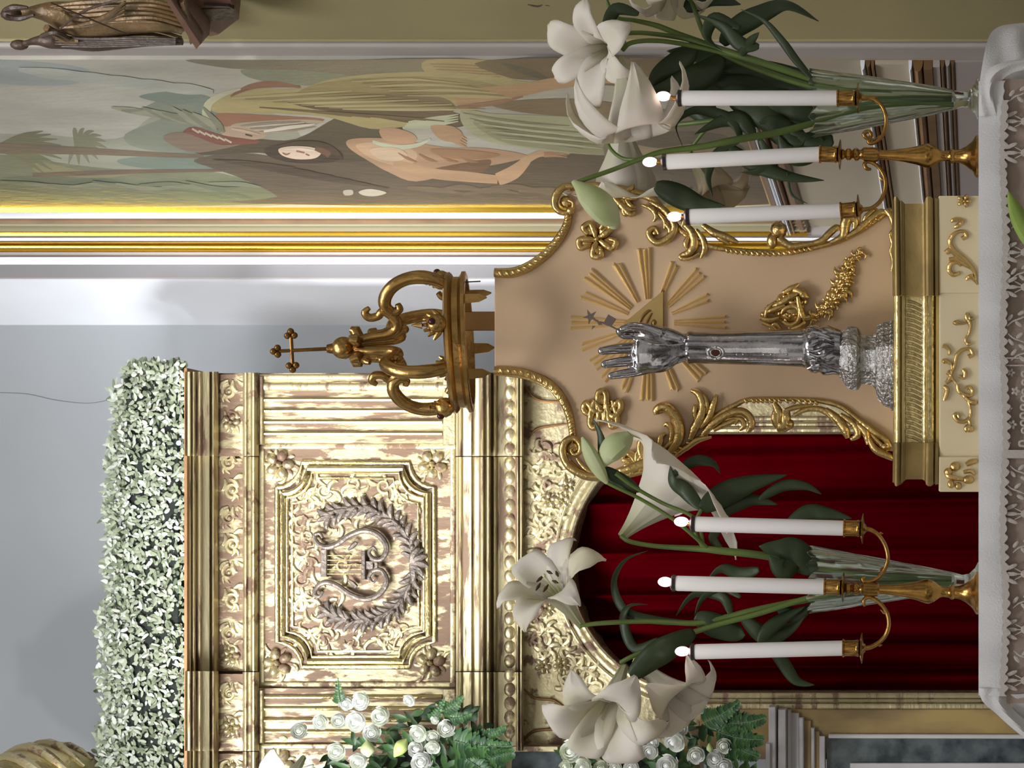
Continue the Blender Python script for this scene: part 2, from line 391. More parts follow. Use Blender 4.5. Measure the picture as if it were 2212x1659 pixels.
ck = MB(); ck.stroke(WR, [(0,848),(60,851),(120,864),(190,871),(240,862),(262,850)], [.8,1,1,.8,.8,.4], .0005, .1, 4, 0, 4)
tag(ck.build('wall_crack', mat('crack_grey', (110,110,112), .9)), 'hairline crack in the grey plaster above the right end of the garland', 'crack')
# stain on the olive wall
st = MB(); st.stroke(OL, [(1140,10),(1160,14),(1172,10)], [3,5,1], .0005, .1); st.stroke(OL, [(1178,12),(1188,13)], [2,1], .0005, .1)
o = st.build('wall_stain', STATD); tag(o, 'small dark scuff on the olive plaster wall near the statue console', 'stain')

# ------------------------------------------------------------------ big picture
pt = thing('painting', (0.75, 2.3, zfb), 'tall oil painting of a robed old man embracing a bare-chested youth, on the right wall', 'painting')
pm = {}
def pcol(c):
    if c not in pm: pm[c] = mat('oil_paint_%d_%d_%d' % c, c, .42, 0, .25, 35, var=.24, vscale=7, stretch=(1,1,.45))
    return pm[c]
zcl = SIDE.at(1638,290).z
def SC(x, y, o):
    v = SIDE.at(x, y, o); v.z = max(v.z, zcl); return v
cv = MB(); cvm = [pcol((184,180,167))]
def SIDE_PX(py): q = SIDE.at(0, py); return HOR-(zcl-ZC)*F/(q.y+DC)
cv.prism(SIDE, [(-900,129),(SIDE_PX(129),129),(SIDE_PX(452),452),(-900,452)], .012, .0, 0)
lay = [0]
def shape(c, pts, smooth=True):
    m = pcol(c)
    if m not in cvm: cvm.append(m)
    lay[0] += 1; o = .0122+.00001*lay[0]
    q = crom(pts, 4, True) if smooth else pts
    b = len(cv.v); cv.v += [SC(x, y, o) for x, y in q]; cv.f.append(tuple(range(b, b+len(q)))); cv.m.append(cvm.index(m))
def pst(c, pts, w, h=.02):
    m = pcol(c)
    if m not in cvm: cvm.append(m)
    lay[0] += 1; o = .0122+.00001*lay[0]
    q = [(a[0], a[1], ww) for a, ww in zip(pts, (list(w)+[w[-1]]*9) if hasattr(w, '__len__') else [w]*len(pts))]
    q = crom(q, 5); L = len(q); rows = []
    for i, (x, y, ww) in enumerate(q):
        x0, y0, _ = q[max(0, i-1)]; x1, y1, _ = q[min(L-1, i+1)]; d = math.hypot(x1-x0, y1-y0) or 1
        nx, ny = -(y1-y0)/d*ww, (x1-x0)/d*ww
        rows.append([SC(x-nx, y-ny, o), SC(x+nx, y+ny, o)])
    cv.grid(rows, cvm.index(m))
shape((160,166,162), [(-60,132),(60,132),(190,150),(170,180),(60,185),(-60,170)])
shape((158,158,140), [(-200,300),(60,290),(250,300),(330,250),(420,230),(560,240),(640,280),(640,440),(-200,440)])
shape((134,140,122), [(270,290),(360,250),(300,240),(380,205),(450,215),(470,250),(480,290),(420,330),(300,320)])
shape((124,136,124), [(300,208),(360,198),(440,205),(470,225),(470,260),(430,265),(420,230),(350,222)])
shape((120,136,122), [(255,345),(380,330),(440,320),(470,345),(450,368),(300,362)])
shape((116,120,92), [(-200,345),(20,335),(120,350),(250,365),(440,368),(560,400),(600,440),(-200,440)])
shape((100,108,82), [(-200,400),(60,380),(220,385),(300,400),(420,410),(480,440),(-200,440)])
shape((140,134,98), [(90,350),(200,372),(330,368),(210,385),(80,372)])
for a in range(11):
    t = radians(-95+a*20); pst((124,124,94), [(165,318),(165+38*cos(t), 308+24*sin(t)),(165+66*cos(t), 316+40*sin(t))], [4,5,1])
for a in range(9):
    t = radians(-70+a*17); pst((112,112,78), [(-10,320),(30+38*cos(t), 318+24*sin(t)),(70+66*cos(t), 330+50*sin(t))], [5,6,1])
for k in range(9): pst((100,112,82), [(k*55,410+5*(k%3)),(60+k*55,420+4*(k%2)),(120+k*55,435)], [3,5,1])
pst((112,96,74), [(-60,318),(60,322),(180,326),(300,332),(440,338)], [13,11,8,6,4])
pst((104,86,66), [(70,378),(200,374),(330,370),(480,368)], [4,5,4,3])
shape((122,114,98), [(400,130),(520,130),(700,130),(1000,130),(1000,170),(760,165),(640,152),(500,148)])
shape((128,134,112), [(520,152),(560,150),(640,152),(760,165),(700,185),(600,180),(540,168)])
shape((92,80,64), [(420,345),(520,330),(640,345),(760,350),(900,330),(1100,345),(1250,330),(1700,300),(1700,440),(560,440),(600,425),(520,385),(455,362)])
shape((80,70,54), [(640,300),(760,240),(860,260),(860,330),(760,350),(650,345),(560,330),(440,335),(420,315),(540,300)])
shape((176,156,108), [(920,130),(1060,130),(1110,140),(1120,170),(1010,175),(930,165)])
for k in range(5): pst((142,114,74), [(930+k*6,138+k*6),(1000,140+k*6),(1080,146+k*5)], [1,2,1])
shape((98,78,54), [(1050,130),(1500,130),(1500,190),(1180,175),(1090,165)])
shape((62,52,38), [(1080,135),(1150,150),(1190,175),(1130,160)])
shape((176,162,112), [(445,225),(468,205),(540,190),(640,192),(720,170),(830,158),(980,156),(1110,172),(1180,190),(1080,215),(990,225),(960,250),(880,272),(800,278),(700,252),(560,244),(475,245)])
shape((152,136,88), [(700,178),(860,165),(1000,170),(1080,190),(960,205),(860,215),(740,205),(640,205)])
shape((120,98,66), [(740,205),(860,200),(960,212),(980,240),(900,260),(820,240),(700,225),(620,212)])
shape((84,66,46), [(600,214),(720,226),(840,236),(960,238),(1010,258),(990,275),(900,268),(800,252),(680,236)])
pst((132,88,66), [(498,208),(540,188),(590,182),(650,188)], [2,6,7,2])
pst((200,196,164), [(470,275),(448,255),(450,225),(480,205),(520,192)], [9,10,8,5,2])
shape((150,104,80), [(470,245),(560,248),(680,255),(690,262),(560,272),(480,272)])
shape((172,160,140), [(500,270),(560,262),(640,258),(700,262),(660,275),(590,288),(520,290)])
shape((186,160,136), [(478,282),(500,272),(545,276),(575,288),(562,300),(520,302),(488,296)])
pst((90,66,50), [(530,290),(545,294)], [2,2]); pst((110,80,60), [(575,278),(600,270),(660,266)], [3,3,1])
shape((126,72,60), [(395,285),(420,274),(480,292),(560,304),(530,312),(440,310),(400,298)])
shape((132,112,94), [(352,296),(395,286),(470,312),(520,312),(430,330),(380,318)])
for k in range(6): pst((196,186,160), [(415+k*14,278+k*4.4),(430+k*14,287+k*4.2)], [2,2])
shape((58,46,34), [(570,325),(600,312),(680,312),(740,330),(720,350),(640,352),(590,342)])
shape((212,190,168), [(602,322),(630,316),(672,318),(694,328),(680,342),(640,344),(610,336)])
pst((150,104,84), [(640,326),(658,330)], [2,2]); pst((104,76,60), [(682,318),(700,326),(712,336)], [7,8,6])
shape((176,142,112), [(752,318),(760,300),(850,300),(960,318),(1050,320),(1140,336),(1090,352),(1000,368),(900,392),(840,372),(800,350)])
shape((196,164,132), [(770,312),(840,308),(900,330),(880,360),(830,352),(790,335)])
shape((118,88,62), [(920,370),(1000,352),(1060,345),(1040,372),(960,385)])
pst((182,148,114), [(850,352),(930,374),(1010,382),(1075,388)], [9,11,11,9])
pst((188,152,118), [(1075,388),(1110,372),(1140,345)], [14,15,9])
pst((192,158,122), [(1128,352),(1160,334),(1200,328),(1230,332)], [9,7,5,2])
for k in range(3): pst((170,130,100), [(1175,330+k*4),(1200,329+k*4),(1225,332+k*4)], [2,2,1])
shape((172,172,138), [(1000,235),(1060,245),(1180,250),(1320,262),(1330,330),(1200,328),(1130,318),(1050,305),(1000,270)])
shape((150,148,116), [(1020,262),(1100,285),(1200,300),(1320,300),(1320,335),(1180,322),(1080,305)])
for k in range(4): pst((120,118,90), [(1015+k*20,255+k*8),(1120+k*20,280+k*9),(1260,300+k*7)], [1,2.5,1])
shape((124,104,78), [(1060,225),(1150,215),(1260,215),(1400,235),(1400,262),(1200,250),(1110,240)])
pst((184,146,108), [(985,220),(1040,204),(1120,196),(1200,180),(1330,168),(1460,190)], [14,15,13,13,12,11])
pst((150,108,80), [(990,232),(1060,224),(1130,208)], [5,5,2])
for k in range(4): pst((192,196,166), [(870+k*4,276-k*4),(930,272-k*5),(990,262-k*5)], [2,4,1])
pst((196,200,172), [(805,306),(850,318),(900,314),(930,300)], [3,5,4,2])
shape((190,152,120), [(820,280),(850,276),(890,288),(900,304),(870,312),(830,302)])
for k in range(4): pst((184,146,112), [(955+k*2,282+k*5),(985,290+k*6),(1008,300+k*6)], [3,3,1.5])
shape((184,148,114), [(930,272),(975,272),(1000,290),(985,306),(950,300)])
for k in range(8): pst((110,94,74), [(880+k*60,405+8*(k%3)),(940+k*60,410-6*(k%2)),(1000+k*60,418)], [3,6,2])
shape((176,168,150), [(742,412),(760,410),(762,420),(745,422)]); shape((190,180,160), [(775,414),(800,408),(835,416),(810,424),(785,422)])
shape((120,110,92), [(1330,250),(1600,260),(1600,420),(1400,440),(1320,400)])
shape((92,82,68), [(1380,300),(1560,290),(1620,360),(1500,430),(1400,420)])
pst((146,132,104), [(1340,310),(1420,330),(1500,320),(1580,330)], [6,10,9,3])

for k in range(9): pst((150,134,88) if k % 2 else (188,176,130), [(500+k*30,212+k*3),(620+k*34,205+k*4),(760+k*36,196+k*5)], [1,3,1])
for k in range(7): pst((140,124,80) if k % 2 else (186,172,124), [(760+k*20,176+k*5),(880+k*24,172+k*6),(1010+k*16,182+k*5)], [1,3.4,1])
for k in range(6): pst((104,84,56), [(560+k*40,232+k*3),(660+k*44,240+k*3),(760+k*40,252+k*2)], [1,2.4,1])
for k in range(8): pst((182,182,150) if k % 2 else (130,128,98), [(1000+k*12,244+k*8),(1110+k*14,262+k*7),(1230+k*10,272+k*7)], [1,2.6,1])
for k in range(5): pst((198,188,168) if k % 2 else (150,136,118), [(520+k*10,272+k*3),(580+k*12,266+k*4),(650+k*8,262+k*3)], [1,2.2,1])
shape((204,178,150), [(800,322),(850,318),(880,334),(860,348),(815,342)])
shape((160,122,90), [(930,322),(1010,324),(1080,334),(1040,344),(960,340)])
for k in range(4): pst((150,112,82), [(860+k*45,330+k*3),(880+k*45,342+k*2),(900+k*45,350)], [1,3,1])
pst((140,100,76), [(610,330),(618,334),(626,331)], [1,1.6,1]); pst((140,96,80), [(660,333),(668,336)], [1.4,1.4]); pst((228,208,190), [(615,322),(650,322),(680,326)], [1,3,1])
pst((70,56,42), [(604,316),(640,309),(690,312),(722,326),(740,345)], [3,4,6,6,3])
pst((206,182,160), [(500,278),(530,284),(560,290)], [2,3,1]); pst((222,214,196), [(570,284),(620,276),(680,268)], [2,4,1])
for k in range(6): pst((74,62,48), [(460+k*30,345+k*6),(540+k*40,352+k*8),(640+k*40,362+k*9)], [1,4,1])
for k in range(10): pst((128,130,108) if k % 2 else (150,150,128), [(240+k*22,232+6*(k%3)),(290+k*20,240+k*3),(340+k*16,250+k*4)], [2,7,2])
for k in range(10): pst((120,126,104) if k % 2 else (104,112,88), [(k*50,392+4*(k%4)),(70+k*50,398+5*(k%3)),(150+k*46,404)], [2,5,1])
for k in range(5): pst((178,178,168), [(40+k*70,150+k*9),(120+k*70,160+k*8),(220+k*60,166+k*8)], [4,12,4])
cob = cv.build('canvas', cvm, pt, smooth=False, fixn=False)
# its moulded frame: upright members and the bottom member
def fr_up(mb, py0, py1, proj, m=0, rnd=True):
    c = (py0+py1)/2; a = SIDE.at(0, c); k = SIDE.k(c); r = abs(py1-py0)/2*k*1.15
    mb.tube([Vector((a.x,a.y,zfb)), Vector((a.x,a.y,ZT))], [r,r], 10, m, True, SIDE.n, proj/r)
f1 = MB()
for a, b, pr, mi in [(438,446,.03,0),(446,450,.02,2),(452,460,.028,3),(461,470,.03,2),(470,478,.026,4),(479,483,.034,4),(484,491,.04,0)]: fr_up(f1, a, b, pr, mi)
GRYOL = mat('frame_olive_paint', (150,142,112), .5, .1, .05, 40)
f1.build('frame_side', [GOLDT, BROWNG, LBR, WHITEP, GRYOL], pt)
def fr_lo(mb, z0, z1, proj, m, hi=486):
    a = SIDE.at(0,130); b = SIDE.at(0,hi); r = (z1-z0)/2
    mb.tube([Vector((a.x,a.y,z0+r)), Vector((b.x,b.y,z0+r))], [r,r], 10, m, True, SIDE.n, proj/r)
f2 = MB(); zz = lambda px: SIDE.at(px, 290).z
fr_lo(f2, zz(1660), zz(1648), .035, 2); fr_lo(f2, zz(1648), zz(1641), .04, 3); fr_lo(f2, zz(1640), zz(1634), .04, 3)
fr_lo(f2, zz(1634), zz(1612), .03, 2); fr_lo(f2, zz(1690), zz(1660), .03, 2)
f2.build('frame_rail', [GOLDT, BROWNG, mat('frame_brown', (128,104,86), .5, .1, .1, 20), WHITEP], pt)

# ------------------------------------------------------------------ carved group on its console, on the olive wall
cs = thing('wall_console', tuple(OL.at(510,40,.02)), 'reddish-brown wooden wall console with a dark recess, under the carved figures', 'console')
mb = MB(); mb.prism(OL, [(337,-30),(352,-30),(436,96),(424,108)], .20, 0, 0, .004)
mb.prism(OL, [(352,-30),(372,-30),(452,78),(436,94)], .17, 0, 0, .004); mb.build('shelf', WOODC, cs)
mb = MB(); mb.prism(OL, [(372,-30),(452,80),(474,76),(516,44),(508,18),(492,-20),(470,-30)], .13, 0, 0, .004); mb.build('bracket', WOODC, cs)
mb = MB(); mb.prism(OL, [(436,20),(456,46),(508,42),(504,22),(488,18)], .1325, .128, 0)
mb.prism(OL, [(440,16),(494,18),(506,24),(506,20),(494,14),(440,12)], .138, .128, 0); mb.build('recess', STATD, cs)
sg = thing('carved_figure_group', tuple(OL.at(400,60,.1)), 'tarnished gilt wooden saint in flowing robes beside a slim dark companion, on the wall console', 'statue')
OS = .09
mb = MB()                       # slim figure nearest the picture
mb.stroke(OL, [(60,92),(82,88),(110,88),(150,92),(200,96),(260,94),(330,90),(394,90)], [6,11,18,15,16,13,10,8], OS+.03, .9, 10)
mb.dome(OL, 42, 97, 19, 11, 11, 8, OS+.03); mb.stroke(OL, [(54,94),(70,90)], [7,7], OS+.03, .9, 8)
for k in range(5): mb.stroke(OL, [(120,80+k*5),(200,84+k*4),(300,82+k*4),(380,84+k*3)], [2,4,3,2], OS+.045, 1)
mb.stroke(OL, [(90,78),(120,70),(150,84)], [5,6,4], OS+.06, 1); mb.build('slender_figure', STATD, sg)
mb = MB()                       # robed saint
mb.stroke(OL, [(20,30),(60,26),(110,28),(160,40),(220,44),(280,40),(350,38),(396,50)], [6,12,30,46,44,40,38,30], OS, .75, 12)
for k in range(9):
    y = 2+k*9; mb.stroke(OL, [(110+k*7,14+k*3),(170,y+4),(250,y+3*sin(k*2)),(330,y),(392,y+16)], [2,5,6,4,3], OS+.034*(1-abs(k-4)/6), 1)
for k in range(4): mb.stroke(OL, [(130+k*20,60),(200+k*14,52-k*8),(270,30-k*9)], [3,6,2], OS+.05, 1)
mb.stroke(OL, [(100,60),(140,84),(170,88)], [8,9,5], OS+.05, 1); mb.build('robed_figure', STAT, sg)
mb = MB(); mb.dome(OL, 24, 30, 22, 14, 15, 4, OS+.03); mb.stroke(OL, [(10,22),(30,16),(60,16)], [5,7,3], OS+.05, 1)
mb.stroke(OL, [(12,34),(40,40),(74,32)], [4,6,3], OS+.06, 1); mb.build('head', STATD, sg)
mb = MB(); mb.stroke(OL, [(110,6),(240,60),(276,74)], [1.5,1.5,1], OS+.075, 1); mb.stroke(OL, [(130,62),(190,20),(300,-10)], [2,3,1], OS+.07, 1)
mb.build('staff', STATD, sg)
mb = MB(); mb.prism(OL, [(386,8),(398,6),(424,92),(410,98)], .19, .03, 0, .004); mb.build('base', STAT, sg)

# ================================================================== gilded altarpiece
ap = thing('altarpiece', (X(1215,3.3),3.4,0), 'large worn gilded altarpiece with lyre panel, reeded pilasters and arched opening', 'altarpiece')
A = ALT
def mould(mb, pl, prof, b0, b1, extra=0., back=-.3, m=0):
    pts = list(prof); n = len(pts); b = len(mb.v)
    for y in (b0, b1):
        for x, o in pts: mb.v.append(pl.at(x, y, o+extra))
        mb.v.append(pl.at(pts[-1][0], y, back)); mb.v.append(pl.at(pts[0][0], y, back))
    N = n+2
    for i in range(N):
        j = (i+1) % N; mb.f.append((b+i, b+j, b+N+j, b+N+i)); mb.m.append(m)
    mb.f.append(tuple(range(b, b+N))); mb.m.append(m); mb.f.append(tuple(range(b+N, b+2*N))[::-1]); mb.m.append(m)
SEG = [(803,985,.05),(985,1450,0.),(1450,1622,.05),(1622,1780,0.)]
def rnd(px, w, o, h, n=5):      # half-round fillet inside a profile
    return [(px+w*(1-cos(pi*i/n))/2, o+h*sin(pi*i/n)) for i in range(n+1)]
corn = [(400,.165)]+rnd(403,10,.15,.02)+rnd(414,8,.135,.015)+[(424,.12)]+rnd(426,9,.115,.012)+[(437,.10),(452,.09),(454,.06)]+rnd(456,8,.05,.02)+[(466,.04),(472,.02)]
mb = MB()
for a, b, e in SEG: mould(mb, A, corn, a, b, e)
mb.build('cornice', OLDH, ap, angle=28)
mb = MB(); mb.bar(A, 398, 795, 404, 1780, .19, -.35); mb.build('top_board', BROWNG, ap)
fr = MB()
for a, b, e in SEG: fr.bar(A, 472, a+6, 526, b, .01+e*.6, -.3)
frz = fr.build('frieze', OLDB, ap)
arch_ = [(524,.01)]+rnd(526,8,.03,.018)+[(536,.03),(541,.03)]+rnd(542,10,.035,.022)+[(554,.03),(560,.005)]
mb = MB()
for a, b, e in SEG: mould(mb, A, arch_, a+2, b, e*.6)
mb.build('architrave', OLD, ap, angle=28)
# acanthus scroll maker
def leaf(mb, pl, x, y, ang, L, w, curl=25, off=.0, h=.5):
    a = radians(ang); c = radians(curl)
    p1 = (x+L*.45*cos(a), y+L*.45*sin(a)); p2 = (p1[0]+L*.35*cos(a+c), p1[1]+L*.35*sin(a+c)); p3 = (p2[0]+L*.2*cos(a+2.4*c), p2[1]+L*.2*sin(a+2.4*c))
    mb.stroke(pl, [(x,y),p1,p2,p3], [w*.35,w,w*.8,w*.25], off, h, 6, 0, 3)
def acanthus(mb, pl, x, y, ang, L, w, off=0., n=3):
    leaf(mb, pl, x, y, ang, L, w, 15, off, .6)
    for i in range(n):
        t = .15+.6*i/n; xx = x+L*t*cos(radians(ang)); yy = y+L*t*sin(radians(ang))
        for s in (1,-1): leaf(mb, pl, xx, yy, ang+s*38, L*(.5-.1*i), w*.7, s*30, off, .5)
def vine(mb, pl, pts, amp, w, off=0., step=1, curl=1):
    q = crom(pts, 6); mb.stroke(pl, [(x, y) for x, y in pts], w, off, .6)
    for i in range(2, len(q)-1, 6):
        x, y = q[i][:2]; dx, dy = q[i+1][0]-x, q[i+1][1]-y; a = math.degrees(math.atan2(dy, dx)); s = 1 if (i//6) % 2 else -1
        cx, cy = x+amp*.6*cos(radians(a+s*80)), y+amp*.6*sin(radians(a+s*80))
        mb.spiralstroke(pl, cx, cy, amp*.55, amp*.12, a-s*100, a-s*100+s*400, w*.9, w*.6, off, .6)
        mb.dome(pl, cx, cy, w*1.4, w*1.4, w, 0, off)
        for k in range(3): leaf(mb, pl, x, y, a-s*(20+38*k), amp*.75, w*1.3, -s*30, off)
def rosette(mb, pl, x, y, r, n=5, off=0., rot=0, h=.35):
    for i in range(n):
        a = rot+360*i/n; mb.dome(pl, x+.56*r*cos(radians(a)), y+.56*r*sin(radians(a)), r*.42, r*.34, r*h, a, off)
    mb.dome(pl, x, y, r*.22, r*.22, r*h*1.4, 0, off)
    for i in range(n): leaf(mb, pl, x+.5*r*cos(radians(rot+36+360*i/n)), y+.5*r*sin(radians(rot+36+360*i/n)), rot+36+360*i/n, r*.6, r*.12, 20, off, .4)
random.seed(3)
for y0, y1, e in [(812,945,.03),(970,1325,0),(1345,1440,0),(1462,1608,.03),(1632,1700,0)]:
    mb = MB(); n = max(1, round((y1-y0)/62))
    for i in range(n):
        yc = y0+(i+.5)*(y1-y0)/n; s = 1 if i % 2 else -1
        if y1-y0 < 150 and i == n//2 : rosette(mb, A, 499, yc, 21, 5, .012+e)
        else:
            mb.spiralstroke(A, 499+s*4, yc, 17, 4, 90*s, 90*s+s*430, 5.2, 2.8, .012+e, .7)
            mb.dome(A, 499+s*4, yc, 5, 5, 4, 0, .012+e)
        for k in range(3): leaf(mb, A, 499-s*14+k*s*10, yc-24, 60+s*20-k*s*55, 30, 6, s*38, .012+e)
        for k in range(2): leaf(mb, A, 499+s*16-k*s*14, yc+24, -100+k*s*40, 22, 3.6, -s*40, .012+e)
    mb.build('frieze_scroll', OLD, frz)
# body with arched opening
cx_, cy_, R_ = 1512, 1215, 281
arc = [(cx_-R_*sin(pi*i/30), cy_-R_*cos(pi*i/30)) for i in range(31)]
outl = [(1128,803),(2900,803),(2900,cy_-R_)]+arc+[(2900,cy_+R_),(2900,1640),(1128,1640)]
mb = MB(); mb.prism(A, outl, 0, -.30, 0); body = mb.build('arched_front', OLD, ap, smooth=False)
mb = MB(); mb.bar(A, 404, 806, 1130, 1780, -.01, -.7); mb.build('body', OLDB, ap)
# pilasters
for (b0, b1, reeds, wide) in [(808,958,[863,887,911,936],835),(1486,1604,[1505,1530,1555,1580],None),]:
    mb = MB(); mb.bar(A, 560, b0, 985, b1, .03, -.05, 0, .003)
    pil = mb.build('pilaster', OLDV, ap)
    mb = MB()
    mb.bar(A, 560, b0+4, 568, b1+2, .048, .02, 0, .004); mb.build('pilaster_band', OLD, pil)
    mb = MB(); mb.bar(A, 956, b0+2, 984, b1+4, .042, .02, 0, .004); mb.build('pilaster_band', OLD, pil)
    for r in reeds:
        mb = MB(); mb.roll(A, (569,r), (955,r), 5.2, .031, 1.0, 8); mb.build('reed', GOLDP, pil)
    if wide:
        mb = MB(); mb.roll(A, (569,wide), (975,wide), 10, .030, .8, 10); mb.roll(A, (562,815), (985,815), 6, .03, .8, 8); mb.build('side_roll', OLDH, pil)
# central panel
mb = MB(); mb.bar(A, 560, 958, 985, 1486, .004, -.02); pan = mb.build('panel', OLDB, ap)
mb = MB()
for q in ([(562,964),(984,964)],[(562,1479),(984,1479)]): mb.roll(A, *q, 7, .006, .7, 8)
for x in (566,978): mb.roll(A, (x,960), (x,1484), 6, .006, .7, 8)
mb.build('panel_edge', OLD, pan)
def fpath(x0, y0, x1, y1, r):
    p = []
    for (cx, cy, a0, a1) in [(x0,y0,90,0),(x1,y0,180,90),(x1,y1,270,180),(x0,y1,360,270)]:
        # concave quarter round at each corner
        for i in range(7):
            a = radians(a0+(a1-a0)*i/6); p.append((cx+r*cos(a), cy+r*sin(a)))
    return p
def floop(mb, pth, r, off, h=.8):
    # walk the loop in order top-left, top-right, bottom-right, bottom-left
    n = 7; q = pth[0:n]+pth[n:2*n]+pth[2*n:3*n]+pth[3*n:4*n]
    q = q+[q[0]]; P3 = [A.at(x, y, off) for x, y in q]
    mb.tube(P3, [r*A.k(1215)]*len(P3), 8, 0, True, A.n, h)
mb = MB()
floop(mb, fpath(611,1012,925,1428,54), 6.5, .016, .9); floop(mb, fpath(620,1021,916,1419,54), 3.5, .012, .8)
floop(mb, fpath(598,999,938,1441,54), 5, .010, .35); floop(mb, fpath(632,1033,904,1407,54), 3, .008, .6)
mb.build('shaped_moulding', GOLDP, pan)
for i, (x, y) in enumerate([(604,1003),(934,1003),(600,1432),(930,1432)]):
    mb = MB(); rosette(mb, A, x, y, 34, 5, .008, 20*i); 
    for k in range(4): leaf(mb, A, x+(28 if i%2 == 0 else -28)*cos(k), y+28*sin(k*2), 90*k+30, 26, 4, 30, .008)
    mb.build('corner_flower', OLD, pan)
mb = MB(); random.seed(11)
for (x, y, a, s) in [(650,1070,40,1),(650,1130,10,-1),(650,1190,-10,1),(650,1250,10,1),(650,1310,-10,-1),(655,1370,-40,1),(700,1060,20,1),(760,1045,80,-1),(830,1050,60,1),(870,1080,120,1),
                     (700,1385,-20,-1),(760,1392,-80,1),(830,1385,-60,-1),(720,1130,60,1),(770,1110,30,-1),(720,1310,-60,-1),(740,1220,0,1),(850,1360,-120,1),(665,1160,60,1),(668,1220,0,-1),(665,1285,-60,1),(700,1100,30,-1),(705,1345,-30,1),(800,1100,100,1),(870,1150,90,-1),(875,1300,-90,1),(800,1345,-100,-1)]:
    mb.spiralstroke(A, x, y, 17, 4, a, a+s*400, 4.6, 2.4, .006, .7)
    for k in range(5): leaf(mb, A, x+11*cos(k*1.7), y+11*sin(k*1.7), a+s*k*65, 32+random.random()*14, 6, s*38, .006, .55)
mb.build('foliage_relief', OLD, pan)
# lyre and wreath
mb = MB()
for s in (1,-1):
    f = lambda p: [(x, 1220+s*(y-1220)) for x, y in p]
    mb.stroke(A, f([(697,1162),(690,1152),(680,1156),(682,1168),(692,1178),(708,1182),(730,1174),(756,1156),(788,1146),(818,1156),(835,1182),(826,1206),(808,1208),(797,1194),(806,1182),(814,1190)]),
              [3,4,4.5,5,5.5,6,6,6,6.5,6.5,6.5,5.5,5,4,3,2], .03, .9, 8)
    mb.stroke(A, f([(770,1172),(762,1180),(752,1188)]), [5,5,2], .025, .8)
mb.bar(A, 692, 1186, 706, 1246, .036, .012, 0, .003); mb.bar(A, 780, 1190, 789, 1252, .034, .012, 0, .003)
mb.stroke(A, [(800,1206),(812,1214),(812,1228),(800,1238)], [4,5,5,4], .03, .8); mb.bar(A, 790, 1212, 806, 1230, .028, .01, 0, .002)
ly = mb.build('lyre', PEWT, pan)
mb = MB()
for y in (1200,1210,1220,1230,1240): mb.roll(A, (706,y), (781,y), 1.3, .03, 1, 6)
mb.build('strings', GOLDP, ly)
mb = MB(); random.seed(5)
for i in range(30):
    t = radians(-118+236*i/29); x = 772+122*cos(t); y = 1220+122*sin(t); s = 1 if t < 0 else -1
    ta = math.degrees(t)-s*90
    for k in (-1,0,1): leaf(mb, A, x, y, ta+k*34+random.uniform(-8,8), 34, 6, k*18, .012+.012*random.random(), .55)
    if i % 3 == 0: mb.dome(A, x+4, y+3, 5, 5, 5, 0, .03)
for k in range(5): leaf(mb, A, 886, 1217, -70+35*k, 40, 8, 15, .03, .6)
mb.build('laurel_wreath', PEWT, pan)
# entablature below
low = [(985,.02),(986,.045)]+rnd(988,10,.045,.01)+[(1001,.06),(1018,.065),(1019,.05),(1034,.055)]+rnd(1036,10,.085,.02)+[(1048,.09)]+rnd(1050,8,.08,.02)+[(1060,.06),(1062,.045)]+rnd(1064,8,.04,.016)+[(1074,.03),(1088,.03),(1114,.03)]+rnd(1115,6,.035,.015)+rnd(1122,7,.03,.02)+[(1131,0.)]
mb = MB()
for a, b, e in SEG: mould(mb, A, low, a+2, b, e*.7)
ent = mb.build('lower_entablature', OLDH, ap, angle=28)
mb = MB(); y = 818
while y < 1600:
    e = .035 if (y < 985 or y > 1450) else 0
    mb.dome(A, 1101, y, 12.5, 15.6, 6, 0, .03+e); y += 30.5
mb.build('bead_row', OLD, ent)
# archivolt and jambs
arb = MB()
for R, r, o, h in [(285,7,.004,1),(299,8,.002,.45),(313,4,.004,.9)]:
    p = [(1512-R*sin(pi*i/40), 1215-R*cos(pi*i/40)) for i in range(41)]
    P3 = [A.at(x, y, o) for x, y in p]; arb.tube(P3, [r*A.k(1215)]*41, 8, 0, True, A.n, h)
arb.build('archivolt', OLD, ap)
jm = MB()
for y, r, h in [(1502,7,1),(1513,4,1.3),(1526,8,.8),(928,7,1),(916,5,1),(904,5,1)]: jm.roll(A, (1512,y), (2890,y), r, .004, h, 8)
jm.build('jamb_moulding', OLDH, ap)
# spandrel reliefs
sp = MB(); random.seed(21)
def inside(x, y, R=322): return 1136 < x < 1490 and (x-1512)**2+(y-1215)**2 > R*R
pts = []
for i in range(900):
    x = random.uniform(1150,1330); y = random.uniform(965,1475)
    if (x < 1240 or y > 1400 or y < 1010) and inside(x, y) and all((x-a)**2+(y-b)**2 > 29**2 for a, b in pts) and abs(y-1190) > 26: pts.append((x, y))
for half in (0, 1):
  sp = MB()
  for i, (x, y) in enumerate(pts):
    if (y > 1190) != bool(half): continue
    s = 1 if i % 2 else -1; a = random.uniform(0,360)
    if i % 5 == 0: rosette(sp, A, x, y, 19, 5, .004, a); continue
    sp.spiralstroke(A, x, y, 15, 4, a, a+s*380, 5, 2.6, .004, .8)
    for k in range(4): leaf(sp, A, x+8*cos(radians(a)), y+8*sin(radians(a)), a+s*k*70, 34, 6.6, s*40, .004, .6)
  sp.build('spandrel_scroll', OLD, body)
for pth in ([(1133,834),(1150,856),(1172,866),(1209,869),(1228,882)],[(1230,915),(1190,920),(1158,928),(1140,950)],[(1132,1488),(1155,1508),(1199,1514),(1231,1543)],[(1129,1602),(1152,1580),(1199,1575),(1230,1570)]):
    mb = MB(); mb.stroke(A, pth, 3, .006, 1); mb.build('bracket_line', BROWNG, body)
